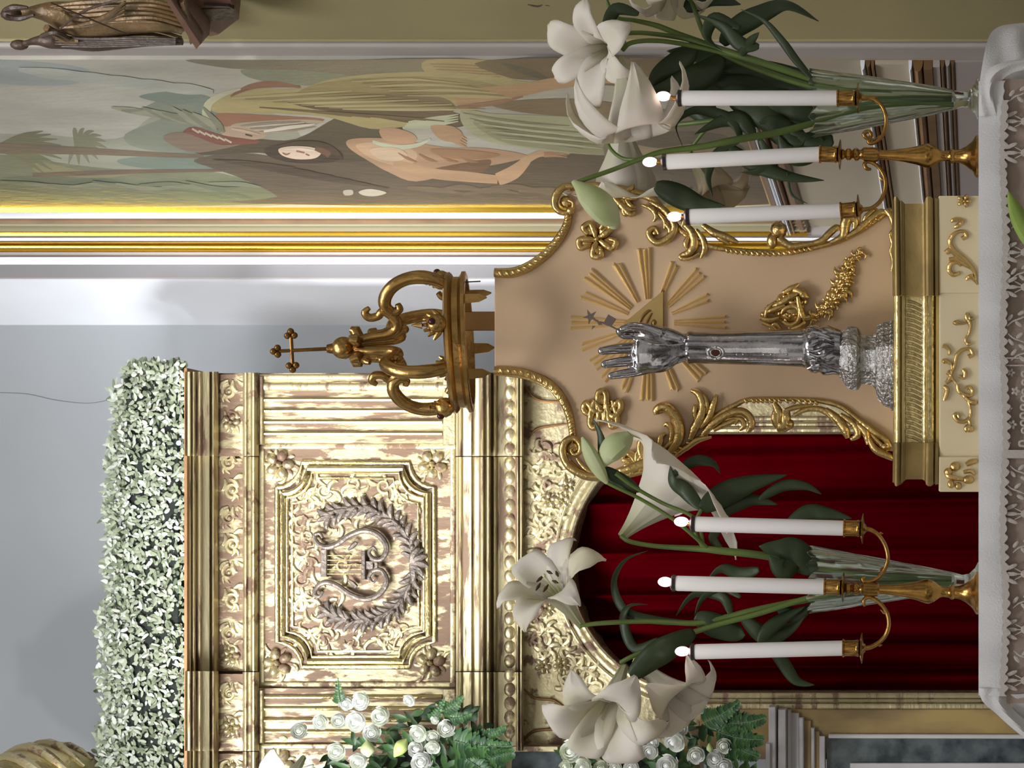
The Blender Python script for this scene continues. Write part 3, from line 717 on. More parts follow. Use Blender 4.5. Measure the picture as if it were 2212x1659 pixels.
mb = MB(); mb.stroke(A, [(1134,1191),(1150,1191),(1178,1191)], [3,8,3], .002, .5); mb.dome(A, 1160, 1191, 12, 8, 6, 0, .002); mb.dome(A, 1160, 1191, 6, 4, 9, 0, .002)
mb.build('keystone_boss', OLD, body)
# second panel of the upper stage, cut by the frame edge
mb = MB(); mb.bar(A, 560, 1606, 985, 1780, .006, -.02); p2 = mb.build('panel', OLDB, ap)
mb = MB(); mb.roll(A, (562,1612), (984,1612), 6, .008, .8); mb.roll(A, (568,1612), (568,1780), 6, .008, .8); rosette(mb, A, 604, 1650, 34, 5, .01, 10); mb.build('corner_flower', OLD, p2)
# chain of marble work at the lower left
mp_ = thing('marble_pilaster', tuple(P(2200,1640,2.9)), 'ochre and dark green marble pilaster with white stone mouldings, left of the red curtain', 'pilaster')
mb = MB(); mb.prism(A, [(1512,1532),(1790,1532),(2950,1532),(2950,1592),(1790,1592),(1700,1640),(1512,1640)], .02, -.1, 0, .003)
mb.prism(A, [(1131,1612),(1512,1612),(1512,1760),(1131,1760)], .012, -.1, 0); mb.build('ochre_surround', OCHRE, mp_)
mb = MB(); mb.roll(A, (1790,1590), (2940,1593), 5, .03, 1); mb.bar(A, 1836, 1648, 2950, 1760, .03, -.05, 0, .003); mb.bar(A, 1770, 1590, 1782, 1760, .04, 0, 0, .002)
mb.build('white_fillet', WHITEM, mp_)
mb = MB(); mb.prism(A, [(1786,1592),(2950,1592),(2950,1648),(1836,1648),(1836,1760),(1786,1760)], .015, -.1, 0); mb.build('green_marble', MARBLE, mp_)
mb = MB()
for x0, x1, y0, o in [(1660,1676,1526,.09),(1680,1698,1532,.08),(1700,1708,1534,.06),(1726,1736,1550,.05),(1752,1760,1572,.04)]:
    mb.bar(A, x0, y0, x1, 1760, o, -.02, 0, .004)
mb.bar(A, 1654, 1606, 1664, 1760, .1, 0, 0, .003); mb.bar(A, 1708, 1540, 1726, 1760, .035, 0, 0, .002); mb.build('white_capital', WHITEM, mp_)
mb = MB(); mb.bar(A, 1736, 1556, 1752, 1760, .03, 0, 0, .002); mb.bar(A, 1760, 1580, 1770, 1760, .03, 0); mb.build('ochre_fillet', OCHRE, mp_)
mb = MB(); mb.bar(A, 1105, 1622, 1215, 1760, .05, 0, 0, .003); mb.build('dark_block', MARBLE, mp_)
mb = MB(); mb.bar(A, 1085, 1612, 1205, 1624, .07, 0, 0, .002); mb.build('gilt_fillet', OLD, mp_)
# ------------------------------------------------------------------ red velvet curtain in the opening
mb = MB(); rows = []; random.seed(4)
folds = [(930,10,-1),(985,22,1),(1045,16,-1),(1085,10,1),(1150,26,-.6),(1195,10,1),(1245,14,-1),(1283,7,1.2),(1320,14,-.9),(1352,18,1),(1378,7,-1.6),(1410,20,1),(1440,8,-1.5),(1470,14,1),(1498,7,-1)]
def fold(y, x):
    return sum(a*.03*math.exp(-((y+ (x-1700)*.012*(1 if a > 0 else -.6) -c)/wd)**2) for c, wd, a in folds)+.006*sin(y*.13+x*.003)
for i in range(36):
    x = 1190+i*(2900-1190)/35
    rows.append([A.at(x, 905+j*2.2, -.13+fold(905+j*2.2, x)) for j in range(282)])
mb.grid(rows); tag(mb.build('velvet_curtain', VELVET), 'dark red velvet curtain hanging in folds inside the arched opening', 'curtain')
# ------------------------------------------------------------------ pale foliage hedge along the top
random.seed(9)
hd = thing('foliage_garland', tuple(A.at(399,1240,.0)), 'thick band of pale grey-green curly foliage lying along the top of the altarpiece', 'garland')
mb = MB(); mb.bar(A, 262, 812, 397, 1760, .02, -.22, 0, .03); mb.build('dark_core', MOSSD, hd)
mb = MB()
def curl(p, sc):
    a = random.uniform(0, 2*pi); t = Vector((cos(a), random.uniform(-.5,.3), sin(a))).normalized()
    u = t.cross(Vector((0,-1,0.2))).normalized(); bend = random.uniform(-1.6,1.6); Ls = random.uniform(.016,.032)*sc; wv = random.uniform(.0028,.0052)*sc
    rows = []; q = Vector(p); d = t.copy(); nrm = d.cross(u).normalized()
    for i in range(5):
        k = i/4; w2 = wv*(.5+1.1*sin(pi*min(1, k*.9+.1)))
        rows.append([q-u*w2+nrm*w2*.3, q, q+u*w2+nrm*w2*.3]); q = q+d*(Ls/4); d = (Matrix.Rotation(bend/4, 3, nrm if random.random() < .6 else u) @ d)
    mb.grid(rows)
def topedge(y): return 258-28*min(1, max(0,(y-800))/160)**.6-18*min(1,max(0,(y-1100)/350))+5*sin(y*.05)+4*sin(y*.021+1)+(22 if y < 830 else 0)
for i in range(8600):
    y = random.uniform(786,1750); te = topedge(y)
    x = te+ (400-te)*random.random()**.9
    if x > 372 and random.random() < .45: continue
    dep = -.015+.05*random.random()
    if x < te+20: dep = random.uniform(-.2,.05)
    curl(A.at(x, y, dep), 1.)
for i in range(260): curl(A.at(random.uniform(270,395), random.uniform(784,812), random.uniform(-.2,.03)), 1.)
for i in range(120): curl(A.at(random.uniform(395,412), random.uniform(860,1700), .06), 1.)
o = mb.build('curly_leaves', MOSS, hd, fixn=False); o['kind'] = 'stuff'
for i, (x, y) in enumerate([(386,957),(364,1044),(374,1126),(361,1130)]):
    mb = MB(); mb.blob(A.at(x, y, .068), .008 if i == 0 else .0055); mb.build('lamp_bead', LED, hd)
# gilded urn, only its shoulder in frame
ur = thing('gilded_urn', tuple(A.at(400,1740,-.05)), 'gilded swirl-fluted urn at the end of the foliage garland', 'urn')
mb = MB(); k = A.k(1740); cz = A.at(60,1745,-.05)
prof = [(-340,60),(-330,66),(-318,60),(-300,34),(-240,24),(-190,34),(-165,62)]+[(-165+ (300*i/12), 62+ 74*sin(pi*min(1,.12+i/12*.88))) for i in range(1,12)]+[(150,40),(160,52),(170,44)]
mb.lathe(cz, (0,0,1), [(a*k, b*k) for a, b in prof], 40); mb.build('urn_body', GOLDP, ur)
mb = MB()
for j in range(16):
    pp = []
    for i in range(9):
        t = i/8; a = 2*pi*j/16+t*1.3; h = -140+260*t; r = 62+76*sin(pi*min(1,.12+(h+165)/300*.88)); pp.append(cz+Vector((cos(a)*r*k, sin(a)*r*k, h*k)))
    mb.tube(pp, [.004,.012,.016,.018,.018,.016,.014,.01,.004], 8)
mb.build('swirl_flute', OLD, ur)

# ================================================================== draped table
ZTB = ZC+.0095                                     # top of the table cloth
tb = thing('altar_table', (-.02,-.05,0), 'narrow table under the white lace-edged cloth, carrying the throne and candelabra', 'table')
mb = MB(); mb.box((-.62,-.275,ZTB-.035), (.61,.24,ZTB-.004)); mb.build('table_top', WOODC, tb)
mb = MB(); mb.box((-.60,-.24,ZTB-.16), (.59,.20,ZTB-.035)); mb.build('apron', WOODC, tb)
for x in (-.57,.56):
    for y in (-.21,.17):
        mb = MB(); mb.box((x-.03,y-.03,0), (x+.03,y+.03,ZTB-.16)); mb.build('leg', WOODC, tb)
cl = thing('table_cloth', (-.02,-.05,ZTB-.2), 'white linen cloth with scalloped lace hem and embroidered net frontal on the table', 'tablecloth')
mb = MB(); rows = []
def hem(x):                                        # lower edge of the linen band, in metres below the top
    return -.052+.0035*abs(sin(x*pi/.022))+.003*sin(x*17)
nx = 240
def front(x, t):                                   # front drop: t from 0 at the edge to 1 at the hem
    yb = -.292-.010*sin(t*pi*.5)-.004*sin(x*40+sin(x*9)*2)*t-.002*sin(x*95)*t
    return Vector((x, yb, ZTB+.001+hem(x)*t))
xa, xb = -.633, .616
rows = [[Vector((xa+(xb-xa)*i/nx, .25, ZTB)) for i in range(nx+1)], [Vector((xa+(xb-xa)*i/nx, -.28, ZTB)) for i in range(nx+1)]]
for t in (0,.12,.3,.5,.7,.85,1.): rows.append([front(xa+(xb-xa)*i/nx, t) for i in range(nx+1)])
mb.grid(rows)
mb.build('linen_band', CLOTH, cl)
def swath(name, outer, inner, y0, y1, bulge=.012, wob=.004):   # a strip of cloth falling away at a table corner
    o = crom(outer, 5); n_ = crom(inner, 5); q = MB(); rows = []
    for i, (p, r) in enumerate(zip(o, n_)):
        t = i/(len(o)-1); Y = y0+(y1-y0)*t; a = P(p[0], p[1], Y); b = P(r[0], r[1], Y)
        rows.append([a+(b-a)*s+Vector((0, -bulge*sin(pi*s)-wob*sin(s*9+t*6), 0)) for s in [k/8 for k in range(9)]])
    q.grid(rows); q.build(name, CLOTH, cl)
swath('linen_corner_left', [(2114,1486),(2119,1508),(2131,1524),(2150,1540),(2180,1568),(2215,1596),(2270,1630)], [(2170,1486),(2172,1500),(2179,1518),(2192,1536),(2210,1552),(2240,1578),(2300,1606)], -.295, -.27)
swath('linen_corner_left', [(2178,1500),(2184,1522),(2196,1540),(2230,1570),(2300,1600)], [(2320,1490),(2330,1510),(2340,1530),(2360,1560),(2400,1600)], -.285, -.25, .006)
swath('linen_corner_right', [(2114,252),(2115,215),(2118,185),(2126,160),(2146,142),(2185,130),(2240,122)], [(2166,252),(2156,228),(2150,205),(2158,182),(2176,164),(2200,154),(2244,148)], -.295, -.30)
swath('linen_corner_right', [(2116,178),(2122,140),(2130,100),(2140,72),(2160,56),(2190,50),(2250,46)], [(2250,190),(2250,160),(2252,130),(2254,110),(2260,90),(2270,80),(2290,60)], -.27, -.12, .02, .008)
mb = MB(); rows = []                               # scalloped crochet edge under the hem
for i in range(nx*2+1):
    x = xa+(xb-xa-.04)*i/(nx*2); s = abs(sin(x*pi/.019)); p = front(x, 1.); rows.append([p+Vector((0,-.001,.004)), p+Vector((0,-.002,-.005-.007*s))])
mb.grid(rows); mb.build('crochet_edge', LACE, cl)
fn = MB(); rows = []
for i in range(81):
    x = -.65+1.27*i/80; rows.append([Vector((x, -.290-.004*sin(x*23), ZTB-.03)), Vector((x, -.291-.006*sin(x*23+1), ZTB-.2)), Vector((x, -.292-.008*sin(x*20), ZTB-.7))])
fn.grid(rows); net = fn.build('net_frontal', NET, cl)
FP = flat(-.30)
def lpart(name, fn_, *ar_):
    global lc
    lc = MB(); fn_(*ar_); lc.build(name, LACE, net)
def lace_flower(x, y, r):
    for k in range(5): lc.dome(FP, x+r*.6*cos(k*1.257), y+r*.6*sin(k*1.257), r*.42, r*.3, .6, k*72, .001)
def lace_sprig(x, y, s=1):
    lc.dome(FP, x+18, y, 14, 10, .7, 0, .001)
    for k in (-1,0,1):
        lc.dome(FP, x-16, y+k*15, 15, 4.5, .7, k*24, .001); lc.stroke(FP, [(x-8,y+k*12),(x+2,y+k*7),(x+14,y)], 1.3, .001, .3)
    lc.dome(FP, x+34, y+20*s, 13, 8, .7, 25*s, .001); lc.dome(FP, x+36, y-22*s, 12, 9, .7, -25*s, .001)
def lace_vine(x, y, s=1):
    lc.stroke(FP, [(x-16,y-14*s),(x-4,y-4*s),(x+12,y+2*s),(x+40,y+14*s)], 1.6, .001, .3)
    for a, b, r in ((-10,4,50),(8,-10,-40),(14,14,30),(30,0,-50)): lc.dome(FP, x+a, y+b*s, 9, 4, .7, r*s, .001)
for y in (1470,1360,1240,1110,620,545,330,262): lpart('lace_sprig', lace_sprig, 2200, y, 1 if int(y/10) % 2 else -1)
for x, y in [(2192,690),(2194,735),(2200,765),(2200,590),(2200,480),(2196,205),(2190,1060),(2198,1020),(2204,1180),(2204,1300),(2206,1420)]: lpart('lace_vine', lace_vine, x, y, 1 if x % 4 else -1)
for x, y, r in [(2184,805,9),(2194,845,10),(2178,882,9),(2187,917,10),(2175,957,9)]: lpart('lace_flower', lace_flower, x, y, r)
for x, y in [(2212,808),(2213,826),(2213,846),(2211,861),(2210,880),(2209,898),(2210,914),(2212,930),(2206,958)]:
    lpart('lace_loop', lambda x, y: lc.stroke(FP, [(x+8,y-6),(x-3,y-4),(x-3,y+4),(x+8,y+6)], [2,2.4,2.4,2], .001, .3), x, y)
for a, b in ((772,775),(788,791),(972,990)): lpart('lace_band', lambda a, b: lc.prism(FP, [(2168,a),(2260,a),(2260,b),(2168,b)], .002, 0), a, b)

# ================================================================== reliquary throne
th = thing('reliquary_throne', (X(735,0),0,ZTB), 'ivory and gilt rocaille throne standing on the cloth, with a sunburst on its back board', 'throne')
TH = flat(.10)
BO = [(1068,582),(1110,582),(1150,565),(1185,537),(1212,505),(1226,470),(1218,428),(1245,405),(1300,402),(1360,415),(1410,432),(1440,462),(1475,505),(1520,530),(1570,538),(1620,546),(1688,547),(1755,536),(1810,521),(1850,502),(1891,475),(1925,452),(1940,448),
      (1940,976),(1918,974),(1891,945),(1864,915),(1823,881),(1783,866),(1728,860),(1620,860),(1590,872),(1550,895),(1530,930),(1481,964),(1440,988),(1397,1012),(1349,1024),(1290,1030),(1250,1020),(1224,985),(1238,940),(1236,905),(1228,876),(1211,843),(1180,816),(1140,803),(1068,800)]
mb = MB(); mb.prism(TH, BO, 0, -.035, 0, .003); bd = mb.build('back_board', IVORY, th, smooth=False)
def T(ox, oy, s): return lambda pts: [(ox+x/s, oy+y/s)+tuple(r) for x, y, *r in pts]
t5 = T(1180,380,4.148); t6 = T(1180,780,4.148); t2 = T(1620,380,3.687); t3 = T(1620,830,3.687)
e = MB()
def edge(pts, w, off=.004, h=.9, seg=8):
    e.stroke(TH, pts, w, off, h, 10, 0, seg)
def rope(pts, w, step, off=.010):                   # small beads and leaves riding on a border
    q = crom(pts, 12); acc = 0
    for a, b in zip(q, q[1:]):
        acc += math.hypot(b[0]-a[0], b[1]-a[1])
        if acc > step:
            acc = 0; an = math.degrees(math.atan2(b[1]-a[1], b[0]-a[0]))
            e.dome(TH, b[0], b[1], w, w*.55, w*.55, an+50, off)
RB1 = [(1068,590),(1108,590),(1146,574),(1180,548),(1208,515),(1224,486),(1228,462)]
LB1 = [(1068,800),(1112,803),(1150,812),(1188,832),(1214,862),(1228,892),(1236,930),(1236,950)]
for L in (RB1, LB1):
    edge(L, [9,10,10,10,10,9,8,8]); rope(L, 9, 13)
    edge([(x+(0), y+(9 if L is LB1 else -9)) for x, y in L], 3.5, .008)
RB2 = [(1232,404),(1290,402),(1360,413),(1408,430),(1440,462),(1475,502),(1520,528),(1580,540),(1690,546),(1755,536),(1810,521),(1850,502),(1891,475),(1926,452)]
LB2 = [(1228,1000),(1255,1024),(1290,1032),(1349,1027),(1397,1014),(1440,990),(1481,966),(1520,940),(1545,902),(1590,874),(1625,863),(1728,863),(1783,868),(1823,882),(1864,917),(1891,947),(1918,974)]
edge(RB2, [9,9,9,8,7,6,6,6,6,6,6,6,6,5]); edge(LB2, [9,9,8,7,7,7,7,7,7,6,5,5,6,6,6,6,6])
rope([(1560,540),(1620,547),(1690,548),(1750,538)], 7, 9); rope([(1600,866),(1700,866),(1770,870)], 7, 9)
rope([(1800,524),(1850,503),(1900,470)], 6, 12); rope([(1260,1024),(1349,1024),(1430,992),(1500,950)], 8, 15)
e.build('gilt_border', GOLD, bd)
# volutes at the shoulders
e = MB(); edge([(1245,402),(1218,404),(1202,420),(1198,440),(1206,455),(1222,460),(1236,452),(1238,438),(1226,432)], [6,8,9,8,7,6,5,4,3], .014, 1.1)
e.dome(TH, 1232, 455, 9, 9, 8, 0, .014); e.dome(TH, 1222, 436, 14, 14, 6, 0, .006); e.build('volute', GOLD, bd)
e = MB(); edge([(1300,1030),(1262,1026),(1230,1008),(1216,980),(1220,956),(1238,946),(1252,958),(1252,976),(1240,982),(1233,972),(1240,966)], [7,8,9,9,8,7,6,5,4,3,2.5], .014, 1.1)
e.dome(TH, 1236, 968, 16, 16, 6, 0, .004)
edge([(1330,1030),(1290,1026),(1262,1010),(1246,990)], [4,5,5,3], .012); e.build('volute', GOLD, bd)
# foliage: each cluster its own part
def cluster(name, strokes, domes=(), m=GOLD):
    global e
    e = MB()
    for pts, w, *o in strokes: edge(pts, w, o[0] if o else .009, o[1] if len(o) > 1 else 1.0, 5)
    for d in domes: e.dome(TH, d[0], d[1], d[2], d[3], d[4], d[5] if len(d) > 5 else 0, .006)
    return e.build(name, m, bd)
random.seed(31)
def fan(x, y, ang, L, w, n, spread, curl=35):
    out = []
    for i in range(n):
        a = ang+spread*(i/(n-1)-.5 if n > 1 else 0); c = curl*(1 if i >= n/2 else -1)
        r = radians(a); l = L*(1-.25*abs(i/(n-1)-.5)*2 if n > 1 else 1)
        p1 = (x+l*.5*cos(r), y+l*.5*sin(r)); r2 = r+radians(c*.7); p2 = (p1[0]+l*.35*cos(r2), p1[1]+l*.35*sin(r2)); r3 = r2+radians(c*1.3)
        out.append(([(x,y),p1,p2,(p2[0]+l*.18*cos(r3), p2[1]+l*.18*sin(r3))], [w*.5,w,w*.9,w*.3]))
    return out
cluster('acanthus_leaf', [(p, w) for p, w in fan(1330,415,60,60,6,5,130)]+fan(1350,425,100,45,6,3,80)+[([(1300,412),(1330,430),(1360,462),(1372,458)],[5,8,7,4])], [(1342,440,11,9,9),(1358,452,10,8,9,30)])
cluster('leaf_scroll', [(t5([(860,260),(950,300),(985,360),(960,410)]),[3,6,6,3]),(t5([(930,230),(1050,300),(1130,400),(1150,480),(1090,560),(1000,600),(930,550),(920,490),(975,465),(1010,520)]),[4,7,8,9,9,8,7,6,5,4]),
   (t5([(1000,330),(1060,400),(1060,470)]),[3,5,3]),(t5([(1060,420),(1110,480),(1100,540)]),[4,7,4])], [(1415,503,7,7,6)])
cluster('acanthus_leaf', [(t5([(1230,430),(1300,500),(1330,600),(1290,680),(1210,710)]),[5,9,10,9,5]),(t5([(1340,480),(1400,560),(1420,650),(1385,735)]),[4,7,7,3]),
   (t5([(1280,520),(1250,600),(1260,650)]),[3,6,4]),(t5([(1400,440),(1500,510),(1620,550),(1720,600)]),[6,9,8,4]),(t5([(1250,700),(1200,720),(1230,745),(1300,735),(1370,690)]),[4,5,5,5,3]),
   (t5([(1500,520),(1560,560),(1640,610)]),[3,6,3]),(t5([(1300,430),(1250,400),(1220,460)]),[4,7,5])])
cluster('rocaille_scroll', [(t2([(230,500),(330,560),(450,545),(600,520)]),[10,8,7,4]),(t2([(430,540),(560,520),(640,450),(690,410),(715,430)]),[3,7,8,7,5]),(t2([(640,530),(740,480),(760,380),(790,330),(840,360),(830,420)]),[4,9,12,12,9,5]),
   (t2([(740,500),(850,440),(960,340),(1040,290),(1090,300)]),[4,8,8,8,5]),(t2([(900,380),(930,320),(1000,260)]),[3,6,3])])
cluster('knob', [], [(1682,497,19,19,18),(1668,520,12,18,10)])
cluster('lower_scroll', [(t2([(1080,270),(1130,330),(1150,420),(1120,470),(1140,540),(1125,600),(1145,690),(1130,760)]),[6,8,6,5,6,5,5,3])])
# left side
cluster('acanthus_leaf', [(t6([(620,990),(760,960),(900,900),(980,880)]),[6,11,10,4])]+fan(1375,1004,-120,40,6,5,120), [(1390,996,11,9,9),(1360,1012,12,8,8)])
cluster('leaf_scroll', [(t6([(870,900),(840,800),(850,720),(900,695),(945,720),(930,770)]),[5,8,8,7,6,4]),(t6([(700,900),(690,850),(740,820),(800,850),(780,890)]),[4,6,6,5,3])])
cluster('acanthus_leaf', [(t6([(1000,900),(1120,800),(1190,680),(1180,560),(1120,450),(1050,410),(990,440),(990,480)]),[5,9,12,13,12,11,9,6]),(t6([(1100,760),(1130,640),(1090,570),(1055,580)]),[4,7,6,3]),(t6([(960,830),(1010,760),(1030,680),(1070,650)]),[4,7,7,4]),(t6([(1020,820),(1110,740),(1190,720)]),[3,6,3])])
cluster('acanthus_leaf', [(t6([(1290,700),(1330,600),(1390,480),(1400,380),(1360,290),(1295,262)]),[6,10,10,9,8,4]),(t6([(1380,600),(1460,500),(1500,380),(1530,300)]),[4,8,7,3]),(t6([(1340,560),(1330,450),(1340,380)]),[3,6,3]),(t6([(1430,470),(1440,380),(1410,300)]),[3,6,3])])
cluster('acanthus_leaf', [(t6([(1250,790),(1350,710),(1480,680)]),[5,7,3]),(t6([(1130,870),(1250,780),(1380,690)]),[4,6,3]),(t6([(1400,660),(1500,560),(1620,480),(1740,450),(1820,500),(1840,580),(1800,640)]),[5,9,9,9,9,8,4]),
   (t6([(1500,620),(1620,560),(1700,530),(1690,570)]),[4,7,6,3]),(t6([(1620,520),(1740,520),(1770,580),(1730,620)]),[3,6,6,3])])
cluster('bud_pendant', [(t3([(190,150),(230,230),(220,310)]),[6,10,6]),(t3([(300,200),(290,270),(290,330)]),[5,10,6]),(t3([(280,210),(380,180),(500,170)]),[5,6,3])], [(1692,920,18,14,12),(1704,916,12,12,12)])
cluster('bud_pendant', [(t6([(2060,430),(2050,520),(2070,600)]),[6,10,5]),(t6([(2130,440),(2140,540),(2120,620)]),[6,10,6])], [(1689,921,14,16,12)])
cluster('acanthus_leaf', [(t3([(350,250),(450,200),(560,200),(640,250),(680,320)]),[4,6,7,7,3]),(t3([(600,200),(700,280),(760,370),(780,430)]),[6,10,10,5]),(t3([(720,240),(830,320),(860,400),(800,440)]),[5,8,8,4]),
   (t3([(830,300),(920,380),(940,480)]),[5,9,4]),(t3([(860,280),(980,370),(1080,440),(1120,500)]),[5,8,7,5]),(t3([(940,420),(1000,520),(1100,570),(1140,600)]),[5,8,8,4])], [(1913,965,12,9,9)])
# crumpled five-petal flowers
for x, y, s in [(1290,517,1),(1302,887,-1)]:
    e = MB()
    for k in range(5):
        a = radians(72*k+20*s); cxp, cyp = x+22*cos(a), y+20*s*sin(a)
        edge([(x+6*cos(a),y+6*sin(a)),(cxp-6*sin(a),cyp+6*cos(a)),(x+38*cos(a)-8*sin(a),y+36*sin(a)+8*cos(a)),(x+40*cos(a)+9*sin(a),y+36*sin(a)-9*cos(a)),(cxp+9*sin(a),cyp-9*cos(a))], [5,8,7,7,5], .010, 1.0, 5)
        e.dome(TH, x+25*cos(a), y+24*sin(a), 17, 15, 9, 72*k, .003)
    e.dome(TH, x, y, 8, 8, 14, 0, .006); e.build('flower_ornament', GOLD, bd)
# rays, triangle and eye
rays = [(1391,540,20),(1334,575,14),(1272,594,20),(1264,640,14),(1237,697,20),(1262,748,14),(1284,786,18),(1306,815,14),(1349,838,13),(1397,862,18),(1457,838,14),(1515,812,18),(1455,575,14),(1511,592,17),(1525,645,15),(1564,696,18)]
for x, y, wd in rays:
    wd = 36 if wd > 15 else 25
    e = MB(); cx0, cy0 = 1404, 698; d = math.hypot(x-cx0, y-cy0); ux, uy = (x-cx0)/d, (y-cy0)/d; nx_, ny_ = -uy, ux; n = 3 if wd > 30 else 2
    st_ = 52
    for k in range(n):
        o = (k-(n-1)/2); w0 = 3.2; w1 = wd/n*.66
        L = d-(3 if (n == 3 and k != 1) else 0)+ (5 if k != 1 else 0)
        a = (cx0+ux*st_+nx_*o*4.6, cy0+uy*st_+ny_*o*4.6); b = (cx0+ux*L+nx_*o*wd/n, cy0+uy*L+ny_*o*wd/n)
        pa = TH.at(a[0], a[1], 0); pb = TH.at(b[0], b[1], 0); kk = TH.k(700); N3 = TH.n
        t3d = (pb-pa).normalized(); sd = t3d.cross(N3).normalized()
        w1m = w1*.5*kk; w0m = w0*.5*kk; hh = .008
        tip = pb+t3d*(.004)
        e.add([pa-sd*w0m, pa+N3*hh*.6, pa+sd*w0m, pb-sd*w1m+t3d*.006*(1 if k == n-1 and n == 2 else .5), pb+N3*hh, pb+sd*w1m+t3d*.006*(1 if k == 0 and n == 2 else .5), pb-N3*.001, pa-N3*.001],
              [(0,1,4,3),(1,2,5,4),(3,4,6),(4,5,6),(0,3,6,7),(2,7,6,5),(0,7,1),(1,7,2)])
    e.build('sun_ray', RAYG, bd, smooth=False)
e = MB(); e.prism(TH, [(1347,698),(1433,627),(1433,770)], .008, 0, 0, .002); tri = e.build('triangle', mat('matt_gilding', (196,166,108), .42, .8, .05, 40, var=.15), bd)
e = MB(); o_ = .009
edge([(1381,716),(1381,700),(1388,684),(1400,672),(1406,672)], [2,3,3.5,3,1.5], o_, .8); edge([(1394,716),(1394,702),(1400,690),(1408,676)], [2,3,3,1.5], o_, .8)
edge([(1404,714),(1406,700),(1412,690)], [2,2.5,1.5], o_, .8); e.dome(TH, 1413, 697, 5, 7, 3, 0, .008); e.build('eye', mat('matt_gilding_dark', (150,118,66), .42, .8), tri)
# shield cartouche and garland
random.seed(8)
e = MB()
e.dome(TH, 1705, 668, 34, 40, 14, -20, .0); 
for pts, w in [(t2([(80,1130),(150,1150),(230,1130)]),[5,7,4]),(t2([(100,1170),(170,1200),(210,1230)]),[4,6,4]),(t2([(130,1090),(200,1060),(280,1030)]),[4,7,5]),(t2([(180,1040),(250,1010),(330,960),(380,930)]),[4,8,9,6]),
    (t2([(260,930),(330,900),(390,860)]),[4,8,3]),(t2([(320,900),(400,920),(440,960),(470,970)]),[5,9,8,4]),(t2([(380,960),(400,1060),(430,1130),(480,1120)]),[5,7,7,4]),(t2([(250,1100),(290,1050),(360,1040),(400,1090),(380,1160),(320,1190),(260,1160)]),[4,6,6,6,6,6,4]),
    (t2([(160,1220),(200,1180),(240,1220)]),[4,6,4]),(t2([(330,1220),(400,1200),(440,1160)]),[4,7,4]),(t2([(300,990),(340,1010),(380,1000)]),[3,5,3]),(t2([(120,1130),(140,1060),(190,1010)]),[3,5,3])]: edge(pts, w, .016, 1.1, 4)
for k in range(26):
    a = random.uniform(0, 2*pi); r = random.uniform(14,46); e.dome(TH, 1700+r*cos(a)*1.05, 665+r*sin(a), 7, 4, 5, random.uniform(0,180), .012)
for k in range(8): e.dome(TH, 1650+k*9, 682-k*8+random.uniform(-4,4), 9, 6, 8, 30+k*10, .012)
e.build('cartouche', GOLD, bd)
e = MB(); gp = crom([(1752,692),(1775,672),(1800,648),(1818,618),(1828,590),(1836,565),(1862,545)], 8)
for i, (x, y) in enumerate(gp):
    w = 1.0+1.2*sin(pi*min(1, i/len(gp)*1.1)); e.dome(TH, x+random.uniform(-4,4)*w, y+random.uniform(-4,4)*w, 7*w*.8, 4.5*w*.8, 6*w, random.uniform(0,180), .004)
    if i % 2 == 0:
        a = random.uniform(0, 2*pi); edge([(x,y),(x+11*w*cos(a),y+11*w*sin(a)),(x+15*w*cos(a+.5),y+15*w*sin(a+.5))], [2.5*w,3*w,1], .007, 1, 3)
    if i % 6 == 3: rosette(e, TH, x, y, 13*w*.75, 5, .006, 20*i, .5)
e.build('flower_garland', GOLD, bd)
# gilt plinth moulding
def loft(mb, plan, rings, m=0, cap=True):           # plan: [(x,y,nx,ny)], rings: [(z, expand)]
    n = len(plan); b = len(mb.v)
    for z, ex in rings:
        for x, y, nx_, ny_ in plan: mb.v.append(Vector((x+nx_*ex, y+ny_*ex, z)))
    for i in range(len(rings)-1):
        for j in range(n):
            k = (j+1) % n; mb.f.append((b+i*n+j, b+i*n+k, b+(i+1)*n+k, b+(i+1)*n+j)); mb.m.append(m)
    if cap: mb.f.append(tuple(range(b, b+n))[::-1]); mb.f.append(tuple(b+(len(rings)-1)*n+j for j in range(n))); mb.m += [m, m]
zr = lambda px, Y=-.085: P(px, 700, Y).z
plan = [(X(438,-.13),.15,1,0),(X(442,-.15),-.175,.8,-.8),(X(640,-.09),-.115,0,-1),(X(641,-.06),-.08,0,-1),(X(955,-.06),-.08,0,-1),(X(956,-.08),-.105,0,-1),(X(1034,-.1),-.135,-.8,-.8),(X(1038,-.1),.15,-1,0)]
rb = lambda a, b, e0, h, n=5: [(zr(a+(b-a)*(1-cos(pi*i/n))/2), e0+h*sin(pi*i/n)) for i in range(n+1)]
rings = [(zr(2028),.012),(zr(2022),.014)]+rb(2019,2000,.006,.012)+[(zr(1998),.003),(zr(1993),0),(zr(1957),0),(zr(1955),.004)]+rb(1953,1946,.004,.004,4)+[(zr(1945),.010)]+rb(1944,1934,.010,.008,4)+[(zr(1932),.008),(zr(1930),.008)]
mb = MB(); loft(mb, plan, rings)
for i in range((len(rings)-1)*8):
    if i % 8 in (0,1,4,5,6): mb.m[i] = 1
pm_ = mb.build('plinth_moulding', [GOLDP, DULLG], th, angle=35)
mb = MB(); HP = flat(-.08)
for i in range(30):
    y = 650+i*10.1; mb.stroke(HP, [(1959,y),(1974,y+3),(1990,y+11)], [2.6,3,2.6], .0, .8, 6, 0, 2)
mb.build('gadroon_band', GOLDP, pm_)
plan2 = [(X(422,-.13),.16,1,0),(X(426,-.15),-.185,.8,-.8),(X(634,-.09),-.125,0,-1),(X(636,-.06),-.12,0,-1),(X(984,-.06),-.12,0,-1),(X(986,-.08),-.128,0,-1),(X(1060,-.1),-.15,-.8,-.8),(X(1063,-.1),.16,-1,0)]
